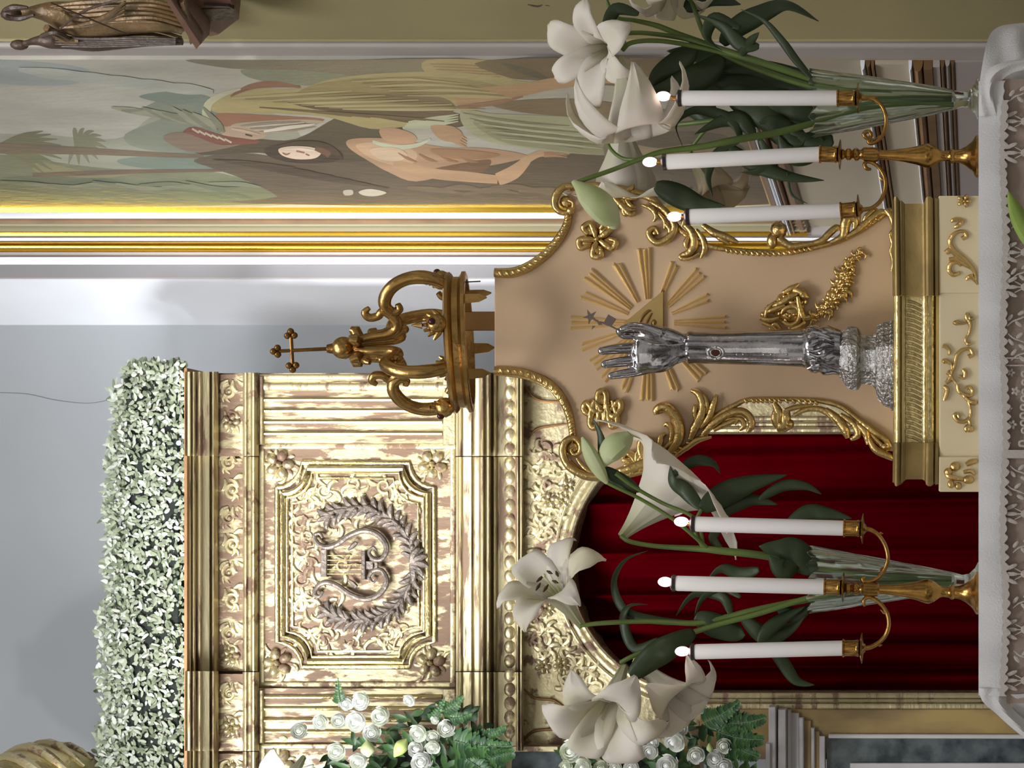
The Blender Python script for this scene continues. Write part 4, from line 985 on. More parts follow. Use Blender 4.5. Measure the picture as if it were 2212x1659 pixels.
mb = MB(); loft(mb, plan2, [(ZTB,0),(zr(2032),0),(zr(2029),-.003)]); pl_ = mb.build('plinth', CREAM, th, smooth=False)
PF = flat(-.122)
def orn(name, strokes, domes=(), pl=PF):
    q = MB()
    for pts, w in strokes: q.stroke(pl, pts, w, .002, 1.0, 8, 0, 5)
    for d in domes: q.dome(pl, *d)
    return q.build(name, GOLD, pl_)
PR = Plane(426, -.185, 634, -.125)
orn('scroll_ornament', [(t2([(1600,365),(1630,350),(1690,360),(1650,400),(1625,410)]),[3,5,5,5,3]),(t2([(1690,500),(1722,478),(1705,445),(1650,448),(1605,485),(1592,540),(1625,595),(1690,650),(1750,710),(1790,770),(1805,850)]),[5,5,4,4,5,5,5,5,5,4,2]),
   (t2([(1560,612),(1600,590),(1650,640),(1720,690),(1780,760)]),[6,6,5,5,2]),(t2([(1585,665),(1640,665),(1700,700),(1760,740)]),[4,5,5,2]),(t2([(1670,770),(1620,790),(1585,750),(1600,700),(1650,690),(1680,720)]),[4,5,5,5,4,2]),
   (t2([(1720,825),(1760,800),(1790,830),(1812,865)]),[4,5,4,2])], [], PR)
orn('scroll_ornament', [(t2([(1735,1090),(1725,1130),(1755,1180),(1745,1250),(1715,1310),(1740,1340),(1760,1330)]),[4,5,4,3,3,4,3]),(t2([(1640,1160),(1680,1175),(1730,1170)]),[5,3,2]),(t2([(1780,1130),(1755,1140),(1740,1110)]),[4,4,3]),
   (t2([(1535,1350),(1570,1370),(1590,1400),(1580,1430)]),[5,4,3,2]),(t2([(1740,1440),(1770,1420),(1750,1380),(1690,1385),(1645,1430),(1630,1510),(1600,1590),(1640,1650)]),[5,5,4,4,4,4,4,3]),
   (t2([(1550,1470),(1600,1500),(1610,1550)]),[5,3,3]),(t2([(1690,1540),(1715,1570),(1700,1610),(1660,1590)]),[4,5,4,3]),(t2([(1570,1560),(1600,1590),(1580,1630),(1560,1650)]),[5,5,5,4]),
   (t3([(1540,15),(1570,40),(1560,90),(1545,130)]),[4,5,5,3]),(t3([(1650,0),(1660,50),(1700,80),(1755,90),(1770,50),(1740,20),(1715,40)]),[4,4,4,4,4,4,4]),(t3([(1690,80),(1740,130),(1790,150),(1800,130)]),[3,4,5,3]),
   (t3([(1740,140),(1755,200),(1750,260),(1700,300),(1650,290),(1625,250),(1650,235),(1665,265)]),[3,3,4,4,4,4,4,3]),(t3([(1740,280),(1750,320),(1720,350),(1730,380)]),[3,4,5,3])],
   [(1620+1550/3.687,380+1475/3.687,6,6,5),(1620+1755/3.687,830+355/3.687,9,8,6),(1620+1645/3.687,380+1170/3.687,8,6,6)])
orn('berry_ornament', [(t3([(1720,640),(1760,620),(1810,610)]),[5,7,5]),(t3([(1700,700),(1760,690),(1790,720)]),[4,5,3]),(t3([(1560,720),(1600,740),(1700,760)]),[4,6,4])],
   [(1620+1635/3.687,830+655/3.687,12,11,9),(1620+1580/3.687,830+700/3.687,10,10,8),(1620+1740/3.687,830+760/3.687,13,10,9),(1620+1600/3.687,830+795/3.687,8,10,7),(1620+1660/3.687,830+810/3.687,8,9,7)], Plane(986,-.128,1060,-.15))
q = MB()
for k in range(5):
    a = 72*k; q.dome(PR, 2083+10*cos(radians(a)), 434+8*sin(radians(a)), 8, 4.5, 6, a, .004)
q.dome(PR, 2083, 434, 4, 4, 6, 0, .004); q.build('berry_ornament', GOLD, pl_)
mb = MB(); mb.bar(TH, 1002, 673, 1085, 714, -.008, -.028, 0, .002); mb.build('crown_bracket', mat('bronze_strip', (140,104,62), .4, .8), th)

# ================================================================== silver arm reliquary
zpt = zr(1930)+.0005
ar = thing('arm_reliquary', (X(782,0),.0,zpt), 'silver forearm reliquary with raised open hand, standing on the gilt plinth before the throne board', 'reliquary')
AX = flat(0.)
def tap(p0, p1, prof, fl=1.0, n=24, poly=None): pass
# stepped base, faceted, flattened front to back
def ringloft(mb, rings, n=24, depth=.62, facet=0):   # rings: (px, pyc, halfwidth px)
    b = len(mb.v)
    for px, pyc, hw in rings:
        c = P(px, pyc, 0.); k = DC/F
        for j in range(n):
            a = 2*pi*(j+.5)/n; rr = 1.0
            mb.v.append(Vector((c.x+hw*k*cos(a), hw*k*depth*sin(a), c.z)))
    for i in range(len(rings)-1):
        for j in range(n):
            k2 = (j+1) % n; mb.f.append((b+i*n+j, b+i*n+k2, b+(i+1)*n+k2, b+(i+1)*n+j)); mb.m.append(0)
    mb.f.append(tuple(b+j for j in range(n))[::-1]); mb.f.append(tuple(b+(len(rings)-1)*n+j for j in range(n))); mb.m += [0,0]
pz = HOR-(zpt-ZC)*F/DC                                # px of the plinth top at depth 0
mb = MB(); ringloft(mb, [(pz,789,106),(pz-6,789,106),(pz-9,788,101),(pz-24,786,97),(pz-28,785,92),(pz-34,783,88),(pz-38,782,82),(pz-40,781,66),(pz-46,779,60),(pz-60,778,56),(pz-72,776,58),(pz-76,775,66),(pz-80,775,73),(pz-92,774,74),(pz-100,773,72),(pz-106,772,66),(pz-112,770,58),(pz-118,768,52)], 8, .78)
bs = mb.build('stepped_base', SILVERD, ar, angle=25)
mb = MB(); ringloft(mb, [(pz-116,762,50),(1800,758,51),(1790,757,54),(1778,756,55),(1770,754,50),(1762,754,53),(1752,753,52),(1744,752,46),(1740,752,42)], 28, .8); cf = mb.build('cuff', SILVER, ar)
mb = MB()
for k in range(9):
    y = 714+k*10; pts3 = []
    for i in range(6):
        t = i/5; px = 1806-60*t; yy = 757+(y+6*sin(t*5+k)-757); hw = 53; xx = P(px, yy, 0); u = max(-1, min(1, (yy-756)/hw)); xx.y = -hw*.001*.8*sqrt(max(0,1-u*u))-.001; pts3.append(xx)
    mb.tube(pts3, [.001,.0032,.0042,.004,.003,.001], 6)
mb.build('fold', SILVER, cf)
mb = MB(); ringloft(mb, [(1745,752,42),(1738,752,43),(1734,752,41),(1650,752,37),(1560,752,35),(1500,751,34),(1494,751,36),(1488,751,36),(1484,751,32)], 32, .85)
sl = mb.build('sleeve', SILVER, ar)
mb = MB(); c = P(1546,762,-.0305)
for r, t in ((.0145,.0028),(.0095,.0018)): mb.tube([c+Vector((r*cos(a)*.9,0.000,r*sin(a)*1.15)) for a in [2*pi*i/24 for i in range(25)]], t, 8)
fw = mb.build('window_frame', SILVERD, sl)
mb = MB(); mb.box((c.x-.006,c.y-.001,c.z-.009), (c.x+.006,c.y+.004,c.z+.009)); mb.build('relic_window', GEM, fw)
for x in (1592,1606,1650,1666,1700): 
    mb = MB(); mb.blob(P(x, 766, -.0305), .0028); mb.build('stud', SILVER, sl)
# hand: one continuous surface, fused by a voxel remesh
mb = MB(); N3 = Vector((0,-1,0))
def ht(pts, w, fk=.8, n=12):
    q = crom([(a,b,c,d) for (a,b,c),d in zip(pts, w)], 12); n = max(n, 28)
    mb.tube([P(a,b,c) for a,b,c,d in q], [d*.001 for a,b,c,d in q], n, 0, True, N3, fk)
    
    for a,b,c,d in (q[-1], q[0]): mb.blob(P(a,b,c), (d*.00098,d*.00098*fk,d*.00098*(1 if d < 20 else .35)), 0, 28, 20)
ht([(1500,751,0),(1480,750,0),(1466,753,-.002),(1440,757,-.004),(1410,762,-.004),(1382,764,-.004)], [30,30,31,38,45,46], .5, 20)
ht([(1470,735,-.006),(1440,728,-.012),(1405,722,-.018),(1378,722,-.018)], [16,21,20,12], .8)
ht([(1385,786,-.004),(1430,780,-.008),(1462,764,-.006)], [22,24,16], .7)
ht([(1400,724,-.010),(1370,722,-.016),(1348,722,-.028),(1338,716,-.038)], [13,12,11,9], .9)
ht([(1425,720,-.022),(1395,709,-.034),(1366,705,-.042),(1344,711,-.045)], [14,11,9.5,8], .9)
ht([(1390,751,-.004),(1360,752,-.008),(1330,754,-.014),(1300,758,-.026)], [13.5,12.5,11.5,9.5], .9)
ht([(1390,777,-.004),(1358,780,-.008),(1332,783,-.015),(1306,787,-.026)], [13,12,11,9.5], .9)
ht([(1394,798,-.004),(1368,804,-.008),(1344,808,-.014),(1320,812,-.023)], [12,11,10,8.5], .9)
hnd = mb.build('hand', SILVER, ar)
rm = hnd.modifiers.new('fuse', 'REMESH'); rm.mode = 'VOXEL'; rm.voxel_size = .0016; rm.use_smooth_shade = True
sm = hnd.modifiers.new('soften', 'SMOOTH'); sm.factor = .6; sm.iterations = 22
mb = MB(); SP = flat(-.05); cc = (1275,684)
star = []
for k in range(10):
    r = 17 if k % 2 == 0 else 6; a = radians(36*k+30); star.append((cc[0]+r*cos(a), cc[1]+r*sin(a)))
mb.prism(SP, star, .002, -.002, 0); mb.prism(SP, [(1302,700),(1314,679),(1331,689),(1320,706)], .002, -.002, 0); mb.prism(SP, [(1290,690),(1302,702),(1292,702)], .002, -.002); mb.prism(SP, [(1278,712),(1286,704),(1280,704)], .002, -.002)
mb.stroke(SP, [(1275,684),(1290,694),(1306,698),(1322,706),(1338,713),(1350,712)], [1.6]*6, 0, 1); mb.build('held_star_sprig', mat('dull_silver', (112,98,92), .45, .6), ar)

# ================================================================== crown
cw_c = Vector((X(740,.08), .075, P(988,740,.08).z)); S_ = (DC+.08)/F
cwn = thing('altar_crown', tuple(cw_c), 'gilded openwork crown with a small cross, mounted above the throne board', 'crown')
RT = Matrix.Rotation(radians(9), 3, 'X') @ Matrix.Rotation(radians(-3), 3, 'Y')
def cp(r, a, h): return cw_c + RT @ Vector((r*S_*cos(radians(a)), r*S_*sin(radians(a)), h*S_))
mb = MB()
prof = [(148,-28),(153,-26),(153,-19),(147,-16),(142,-12),(142,0),(148,3),(153,8),(152,14),(143,18),(136,18),(136,-28)]
b = 48; base_i = len(mb.v)
for r, h in prof:
    for j in range(b): mb.v.append(cp(r, 360*j/b, h))
n = len(prof)
for i in range(n):
    for j in range(b):
        i2 = (i+1) % n; k = (j+1) % b; mb.f.append((i*b+j, i*b+k, i2*b+k, i2*b+j)); mb.m.append(0)
mb.build('base_ring', CROWN, cwn)
def carc(mb, pts, a, w, tw=0):
    q = crom([p+(ww,) for p, ww in zip(pts, w)], 6); mb.tube([cp(r, a+(tw*h/200), h) for r, h, _ in q], [x*S_ for _, _, x in q], 12)
for a in (155, 247, 335, 65):
    mb = MB()
    carc(mb, [(118,30),(108,22),(112,10),(128,8),(144,26),(155,58),(153,92),(138,122),(114,140),(92,142),(78,128),(84,114),(96,116)], a, [6,8,9,10,13,15,14,14,14,13,11,9,6])
    carc(mb, [(96,172),(84,160),(72,166),(72,182),(84,190),(92,180)][::-1]+[(72,150)][:0]+[(84,158),(68,136),(52,126),(34,132),(26,152),(22,184),(14,212)], a, [5,7,9,10,9,10,12,12,12,11,10,9,8][:13]) if False else carc(mb, [(90,176),(80,186),(68,178),(70,160),(80,150),(74,136),(58,122),(40,124),(28,144),(24,176),(16,210)], a, [5,8,9,9,9,10,12,12,11,10,8])
    mb.build('crown_arch', CROWN, cwn)
for i, a in enumerate((20,110,200,285)):
    mb = MB(); 
    for k in range(7):
        t = -60+20*k; mb.tube([cp(146,a,14), cp(146,a+9*sin(radians(t)),14+26*cos(radians(t))), cp(144,a+15*sin(radians(t)),14+46*cos(radians(t)))], [3*S_,7*S_,3*S_], 8)
    mb.blob(cp(147,a,30), .022, 0, 10, 7); mb.tube([cp(146,a,60), cp(146,a,82)], [.009,.001], 8)
    fo = mb.build('fleuron', CROWN, cwn)
    mb = MB(); mb.blob(cp(166,a,38), .008); mb.build('garnet', GEM, fo)
for a in (40,95,240,310): 
    mb = MB(); p0, p1, p2, p3 = cp(142,a-5,-20), cp(142,a+5,-20), cp(142,a+4,-58), cp(142,a-4,-58); tp = cp(142,a,-74); off = RT @ Vector((cos(radians(a))*.004, sin(radians(a))*.004, 0))
    mb.add([p0,p1,p2,tp,p3]+[v-off for v in (p0,p1,p2,tp,p3)], [(0,1,2,3,4),(9,8,7,6,5),(0,5,6,1),(1,6,7,2),(2,7,8,3),(3,8,9,4),(4,9,5,0)]); mb.build('pendant_tab', CROWN, cwn)
mb = MB(); mb.tube([cp(140,335,-18), cp(140,335,-60)], .0014, 6); mb.build('fixing_pin', DARKM, cwn)
mb = MB(); mb.blob(cp(0,0,238), .025, 0, 18, 12); mb.tube([cp(0,0,200), cp(0,0,222)], [.013,.011], 12)
for k in range(5): mb.tube([cp(8,72*k+10,204), cp(24,72*k+10,206), cp(36,72*k+10,212), cp(40,72*k+10,222)], [.006,.012,.0135,.007], 10)
mb.build('orb', CROWN, cwn)
mb = MB(); mb.tube([cp(0,0,258), cp(0,0,272)], [.012,.009], 12); mb.tube([cp(0,0,270), cp(0,0,372)], [.0042,.0038], 8); mb.tube([cp(30,0,345), cp(30,180,345)], .0042, 8)
def tre(c, d):
    for v in (Vector(d), Vector((d[2],0,d[0]))*.8, Vector((-d[2],0,-d[0]))*.8): mb.blob(c+RT @ (v*.009), .0075, 0, 8, 6)
tre(cp(0,0,374), (0,0,1)); tre(cp(32,0,345), (1,0,0)); tre(cp(32,180,345), (-1,0,0)); mb.build('cross', mat('dark_gilding', (150,110,60), .35, .9, .3, 60, var=.4, vscale=30), cwn)

# ================================================================== candelabra and candles
def lin3(a, b, t): return a+(b-a)*t
def candelabrum(axis, Yc, label, arms, cups, pref):
    """axis: (py at foot, py at the upper socket); arms: pixel paths; cups: (px0, px1, py0, py1) of each socket"""
    kx = (DC+Yc)/F
    root = thing('candelabrum', (X(axis[0],Yc),Yc,ZTB), label, 'candelabrum', None)
    C0 = lambda px: P(px, axis[0]+(axis[1]-axis[0])*(2113-px)/(2113-1810), Yc)
    def lat(prof, name, parent=root, n=24, m=BRASS, base=None):
        q = MB(); rows = []
        for px, r in prof:
            c = C0(px); c.z = max(c.z, ZTB+.0003)
            rows.append([c+Vector((cos(2*pi*j/n)*r*kx, sin(2*pi*j/n)*r*kx, 0)) for j in range(n)])
        b = 0
        for r_ in rows: q.v += r_
        for i in range(len(rows)-1):
            for j in range(n): k = (j+1) % n; q.f.append((i*n+j, i*n+k, (i+1)*n+k, (i+1)*n+j)); q.m.append(0)
        q.f.append(tuple(range(n))[::-1]); q.f.append(tuple((len(rows)-1)*n+j for j in range(n))); q.m += [0,0]
        return q.build(name, m, parent)
    lat([(2118,46),(2109,46),(2106,43),(2102,36),(2096,29),(2086,21),(2074,15),(2062,13)], 'foot')
    lat([(2062,13),(2058,16),(2054,16),(2050,12),(2038,11),(2030,13),(2018,22),(2006,27),(1998,26),(1980,20),(1955,15),(1920,11),(1900,10),(1896,15),(1890,16),(1866,16),(1861,11),(1856,9)], 'stem')
    lat([(1858,9),(1852,14),(1846,14),(1841,8),(1836,13),(1830,13),(1826,8),(1820,12)], 'knop')
    for a in arms:
        q = MB(); pts = crom([p+(w_,) for p, w_ in zip(a, [2.5]+[4.5]*(len(a)-3)+[5,5])], 6)
        q.tube([P(x, y, Yc) for x, y, _ in pts], [w_*kx for _, _, w_ in pts], 10)
        x0, y0 = a[0]; m_ = a[len(a)//2]
        s = 1 if a[-1][1] > axis[0] else -1
        for (ax, ay, bx, by) in [(m_[0],m_[1],m_[0]-14,m_[1]-7*s),(a[-3][0],a[-3][1],a[-3][0]+10,a[-3][1]+3*s)]:
            q.tube([P(ax,ay,Yc), P((ax+bx)/2,(ay+by)/2+3*s,Yc), P(bx,by,Yc)], [.004,.003,.0008], 8)
        q.build('arm', BRASS, root)
    for i, (p0, p1, c0, c1) in enumerate(cups):     # p0 upper end, p1 lower end (px); c0,c1 their py
        q = MB(); d = (P(p0, c0, Yc)-P(p1, c1, Yc)).normalized(); b0 = P(p1+10, c1, Yc); k = kx
        h = lambda px: (p1+10-px)*k
        q.lathe(b0, d, [(h(p1+14),7*k),(h(p1+9),12*k),(h(p1+7),32*k),(h(p1+5),33*k),(h(p1+2),20*k),(h(p1-1),12*k)], 24)
        dp = q.build('drip_pan', BRASS, root)
        q = MB(); q.lathe(b0, d, [(h(p1),12*k),(h(p1-1),18*k),(h(p1-5),18.5*k),(h(p1-7),17*k),(h(p0+5),17*k),(h(p0+3),19.5*k),(h(p0),19.5*k),(h(p0),15*k)], 24)
        q.build('socket', BRASS, root)
    return root
def candle(p0, p1, c0, c1, Yc, label, flame, grp):   # p0,c0 top ; p1,c1 bottom
    k = (DC+Yc)/F; b = P(p1, c1, Yc); t = P(p0, c0, Yc); d = (t-b).normalized(); L = (t-b).length
    root = thing('altar_candle', tuple(b), label, 'candle', grp)
    q = MB(); q.lathe(b, d, [(-.006,15*k),(0,16.5*k),(L-.003,16.5*k),(L,15.5*k)], 28); q.build('candle_tube', WAX, root)
    q = MB(); q.lathe(t, d, [(0,15*k),(.001,18*k),(.007,18.5*k),(.009,15*k),(.012,9*k)], 24); q.build('collar', DARKM, root)
    f = P(flame[0], flame[1], Yc)
    q = MB(); q.tube([t+d*.010, t+d*.018, f-d*.006], [.006,.0045,.0045], 12); q.build('lamp_neck', BRASS, root)
    q = MB(); q.lathe(f, d, [(.0155*sin(-pi/2+pi*i_/10), max(.0008,.0105*cos(-pi/2+pi*i_/10))) for i_ in range(11)], 20)
    q.build('lit_bulb', BULB, root)
    ld = bpy.data.lights.new('candle_glow', 'POINT'); ld.energy = .03; ld.color = (1,.78,.70); ld.shadow_soft_size = .012
    lo = bpy.data.objects.new('candle_glow', ld); C.objects.link(lo); lo.parent = root; lo.matrix_parent_inverse = Matrix.Translation(-root.location); lo.location = f+Vector((0,-.016,.0))
YC = -.19
candelabrum((338,333), YC, 'three-branched brass candelabrum on the cloth in front of the painting side vase', 
    [[(1890,302),(1872,298),(1866,289),(1876,284),(1882,292),(1876,306),(1886,309),(1904,296),(1913,272),(1913,250),(1904,228),(1886,214),(1868,211),(1858,211)],
     [(1882,366),(1872,364),(1868,356),(1872,349),(1886,352),(1902,366),(1912,388),(1911,412),(1902,434),(1886,448),(1872,452),(1862,453)]],
    [(1808,1848,212,212),(1770,1809,333,334),(1815,1850,455,452)], 'a')
candelabrum((1281,1270), YC, 'three-branched brass candelabrum on the cloth in front of the red velvet curtain',
    [[(1870,1246),(1864,1250),(1866,1256),(1880,1256),(1898,1247),(1912,1228),(1918,1205),(1912,1178),(1898,1156),(1882,1145),(1868,1142)],
     [(1868,1310),(1866,1298),(1872,1291),(1884,1292),(1902,1304),(1916,1324),(1920,1350),(1912,1374),(1896,1390),(1880,1398),(1868,1400)]],
    [(1822,1858,1141,1142),(1780,1816,1268,1269),(1820,1856,1400,1400)], 'b')
candle(1473,1810,212,212,YC,'white candle of the right-hand candelabrum, nearest the olive wall',(1433,208),'lit altar candles')
candle(1440,1772,350,333,YC,'white middle candle of the right-hand candelabrum, leaning slightly',(1404,350),'lit altar candles')
candle(1490,1817,468,455,YC,'white candle touching the right edge of the throne board, leaning inward',(1457,468),'lit altar candles')
candle(1502,1824,1132,1141,YC,'white candle on the left-hand candelabrum, on the arm nearest the throne',(1472,1127),'lit altar candles')
candle(1460,1782,1260,1268,YC,'white middle candle of the left-hand candelabrum before the curtain, the tallest there',(1437,1257),'lit altar candles')
candle(1501,1822,1408,1400,YC,'white candle on the outer left arm, farthest from the throne',(1474,1407),'lit altar candles')

# ================================================================== glass vases
def vase(px0, py0, py1, pyb, Yc, label, mouth, foot):
    k = (DC+Yc)/F; b = P(0, pyb, Yc); b.z = ZTB; root = None
    H = P(px0, 0, Yc).z-ZTB; top = P(px0, (py0+py1)/2, Yc); d = (top-b).normalized()
    n = 48; q = MB(); R = abs(py1-py0)/2*k
    out = [(.0003,foot*k),(.004,foot*k),(.010,foot*.7*k),(.022,foot*.42*k),(.036,foot*.36*k)]
    ins = []
    for i in range(1,15):
        t = i/14; r = foot*.36*k+(R-foot*.36*k)*t**.9; out.append((.036+(H-.036)*t, r)); ins.append((.036+(H-.036)*t, r-.0028-.002*(1-t)))
    prof = out+[(H+.0015, R-.001)]+ins[::-1]+[(.05,.004)]
    b0 = len(q.v); L = len(prof)
    x_ = d.cross(Vector((0,1,0))).normalized(); y_ = d.cross(x_)
    for i, (h, r) in enumerate(prof):
        for j in range(n):
            a = 2*pi*j/n; fl = 1+(.05*cos(12*a+h*14) if .04 < h < H*1.1 and i < len(out) else 0)+(.03*cos(12*a) if h > H*.97 else 0)
            q.v.append(b+d*h+x_*(r*fl*cos(a))+y_*(r*fl*sin(a))+ (d*(.006*cos(12*a)) if h > H*.97 else Vector()))
    for i in range(L-1):
        for j in range(n): kk = (j+1) % n; q.f.append((i*n+j, i*n+kk, (i+1)*n+kk, (i+1)*n+j)); q.m.append(0)
    q.f.append(tuple(range(n))[::-1]); q.f.append(tuple((L-1)*n+j for j in range(n))); q.m += [0,0]
    o = q.build('glass_vase', GLASS); return tag(o, label, 'vase')
vase(1757, 150, 296, 214, -.02, 'fluted clear glass vase of lilies standing right of the throne', 0, 46)
vase(1752, 1182, 1322, 1258, -.04, 'fluted clear glass vase of lilies standing before the red curtain', 0, 44)

# ================================================================== lilies
def frame(d):
    d = d.normalized(); x = d.cross(Vector((0,1,0)));
    if x.length < .05: x = d.cross(Vector((1,0,0)))
    x.normalize(); return x, d.cross(x).normalized(), d
def lily(parent, base, d, L, openr=.55, rec=.3, rot=0, m=None, stam=True, wid=1.0, name='flower', fat=1.0):
    """six recurved petals round a trumpet; base point, axis, length in metres"""
    x, y, z = frame(d); q = MB(); tv = []
    for i in range(6):
        a0 = 2*pi*i/6+radians(rot); inner = i % 2
        cl = [(.04,0),(.055,.12),(.085,.3),(.13,.5),(.20,.70),(.34*openr/.55,.88),(.50*openr/.55,.97-.04*rec),(.62*openr/.55,.96-rec*.35),(.68*openr/.55,.90-rec*.75)]
        ww = [.05,.07,.11,.16,.215,.245,.225,.14,.012]
        c = crom([(r,h,w_) for (r,h),w_ in zip(cl, ww)], 3); rows = []
        for j, (r, h, w_) in enumerate(c):
            w_ *= wid*(1.12 if inner else .82); row = []; r *= (1+.03*inner)*(1+(fat-1)*sin(pi*min(1, max(0, h)/1.1)))
            for u in (-1,-.6,-.25,0,.25,.6,1):
                ang = u*w_/max(r, w_*.8); rr = r*(1-.00)+(.012 if u == 0 else 0)-.03*abs(u)*(w_/.19)*(j/len(c))
                hh = h+.02*sin(j*1.3+i*2+u*2)*(j/len(c))*abs(u)
                a = a0+ang
                row.append(base+(x*cos(a)+y*sin(a))*rr*L+z*hh*L)
            rows.append(row); tv += [max(0., .7-1.5*j/len(c))]*7
        q.grid(rows)
    f = q.build(name, m or PETAL, parent, fixn=False)
    f.data.attributes.new('throat', 'FLOAT', 'POINT').data.foreach_set('value', tv)
    sf = f.modifiers.new('thick', 'SOLIDIFY'); sf.thickness = .0012
    if stam:
        s1 = MB(); s2 = MB()
        for i in range(6):
            a = 2*pi*i/6+.3+radians(rot); e = (x*cos(a)+y*sin(a)); s1.tube([base+z*.2*L, base+z*.6*L+e*.05*L, base+z*.86*L+e*.13*L], [.0012,.0011,.0009], 6)
            c = base+z*.88*L+e*.14*L; t = (e*.3+y*.8*cos(a)+x*.4).normalized(); s2.tube([c-t*.010, c, c+t*.010], [.0015,.0036,.0015], 8)
        s1.tube([base+z*.2*L, base+z*.96*L], [.002,.0016], 8); s1.blob(base+z*.97*L, .0042)
        s1.build('filaments', STAM, f); s2.build('anthers', ANTH, f)
    return f
def bud(parent, pts, w, m=None):
    q = MB(); c = crom([p+(x,) for p, x in zip(pts, w)], 6); L = len(c); n = 12
    P3 = [P(a, b, Y) for a, b, Y, _ in c]; kk = .001
    rows = []
    for i, p in enumerate(P3):
        t = (P3[min(i+1, L-1)]-P3[max(0, i-1)]); x, y, z = frame(t if t.length > 1e-6 else Vector((0,0,1)))
        r = c[i][3]*kk; rows.append([p+(x*cos(2*pi*j/n)+y*sin(2*pi*j/n))*r*(1+.07*cos(3*2*pi*j/n)) for j in range(n+1)])
    q.grid(rows); return q.build('bud', m or BUDM, parent)
def stem(parent, pts, w, m=None, name='stem'):
    q = MB(); c = crom([tuple(p)+(w_,) for p, w_ in zip(pts, w if hasattr(w, '__len__') else [w]*len(pts))], 6)
    q.tube([P(a, b, Y) for a, b, Y, _ in c], [x*.001 for *_, x in c], 10); return q.build(name, m or STEMM, parent)
def leaf3(parent, pts, w, twist=0., m=None, name='leaf', prof=None):
    pts = [tuple(p)+((0.,) if len(p) == 2 else ()) for p in pts]
    c = crom(pts, 7); L = len(c); P3 = [P(a, b, Y) for a, b, Y in c]; rows = []
    for i, p in enumerate(P3):
        t = (P3[min(i+1, L-1)]-P3[max(0, i-1)]).normalized(); u = i/(L-1)
        sd = t.cross(Vector((0,1,0))); sd = sd.normalized() if sd.length > .05 else Vector((1,0,0)); nn = sd.cross(t)
        tw = radians(twist*(u-.3)); s2 = sd*cos(tw)+nn*sin(tw); n2 = nn*cos(tw)-sd*sin(tw)
        ww = w*.001*max(.03, (sin(pi*min(1, .06+u*.94)**.8)) )
        rows.append([p+s2*ww*k+n2*ww*.28*abs(k)+n2*ww*.05*sin(i*.9+k*2) for k in (-1,-.5,0,.5,1)])
    q = MB(); q.grid(rows); o = q.build(name, m or LEAFM, parent, fixn=False)
    sf = o.modifiers.new('thick', 'SOLIDIFY'); sf.thickness = .0009; return o
LILG = None
def lroot(px, py, Y, label):
    p = P(px, py, Y); return thing('lily_stem', tuple(p), label, 'lily')
V2 = lambda dx, dy, dz=0.: Vector((-dy, dz, -dx))    # direction from pixel deltas (dpx, dpy) and depth
# --- right vase
r1 = lroot(2060,218,-.02,'tall lily stem in the right vase with one bloom facing out, one hanging')
stem(r1, [(2060,222,-.02),(1900,218,-.02),(1770,176,-.03),(1660,140,-.03),(1560,108,-.02),(1470,76,0),(1420,56,0),(1370,44,0),(1330,36,0),(1310,0,0),(1300,-30,0)], [5,6,7,8,8,7,6,5,4,4,3])
stem(r1, [(1560,108,-.02),(1480,84,-.03),(1400,72,-.04),(1350,72,-.04),(1330,78,-.04)], [5,5,5,5,5], None, 'branch')
stem(r1, [(1600,124,-.02),(1500,100,-.03),(1420,88,-.06),(1365,92,-.08),(1345,108,-.07)], [5,5,5,5,5], None, 'branch')
lily(r1, P(1347,92,.02), V2(-44,32,-95), .150, .62, .12, 24, None, False, .98)
lily(r1, P(1338,122,-.10), V2(38,165,-10), .178, .44, .85, 12, None, False, 1.35, 'flower', 1.45)
r1b = lroot(2060,205,-.02,'lily stem at the right edge of the photo, its white bloom cut by the frame')
stem(r1b, [(2060,206,-.01),(1900,205,.0),(1770,190,.01),(1640,150,.02),(1540,100,.02),(1500,20,.02),(1480,-40,.02)], [5,6,7,7,6,5,5])
lily(r1b, P(1444,-112,.03), V2(14,110,-20), .145, .52, .3, 0, None, False, .85)
for pts, w_, tw in [([(1560,96),(1590,60),(1640,30),(1700,10),(1768,46)],24,60),([(1380,30),(1330,20),(1310,70),(1312,100)],14,90),([(1760,176),(1720,130),(1690,90),(1650,45),(1600,20)],9,40),([(1600,60),(1545,40),(1530,80),(1560,110)],14,120),
                    ([(1600,120),(1620,90),(1640,70)],11,20),([(1560,120),(1520,160),(1450,190),(1400,195)],30,60),([(1500,95),(1470,130),(1420,170),(1408,200)],26,70),([(1480,20),(1530,-6),(1600,10)],22,30),
                    ([(1640,100),(1600,95),(1560,60),(1500,30)],16,80)]: leaf3(r1b if w_ > 20 else r1, [(x, y, -.04 if w_ < 20 else .03) for x, y in pts], w_, tw)
r2 = lroot(2060,226,-.03,'lily stem in the right vase carrying the pale green bud over the throne shoulder')
stem(r2, [(2060,226,-.03),(1900,224,-.03),(1770,262,-.03),(1680,286,-.04),(1600,300,-.05),(1520,316,-.05),(1430,328,-.06),(1380,345,-.07),(1320,368,-.08),(1262,388,-.09),(1244,396,-.09)], [5,6,7,8,8,7,6,5,5,5,5])
bud(r2, [(1238,392,-.09),(1252,404,-.095),(1272,424,-.10),(1295,446,-.10),(1314,468,-.095),(1326,484,-.09),(1318,490,-.085)], [5,13,26,31,26,13,4])
stem(r2, [(1380,345,-.07),(1345,342,-.05),(1318,320,-.03),(1310,290,0),(1322,268,.03)], [4,4,4,3,3], None, 'branch')
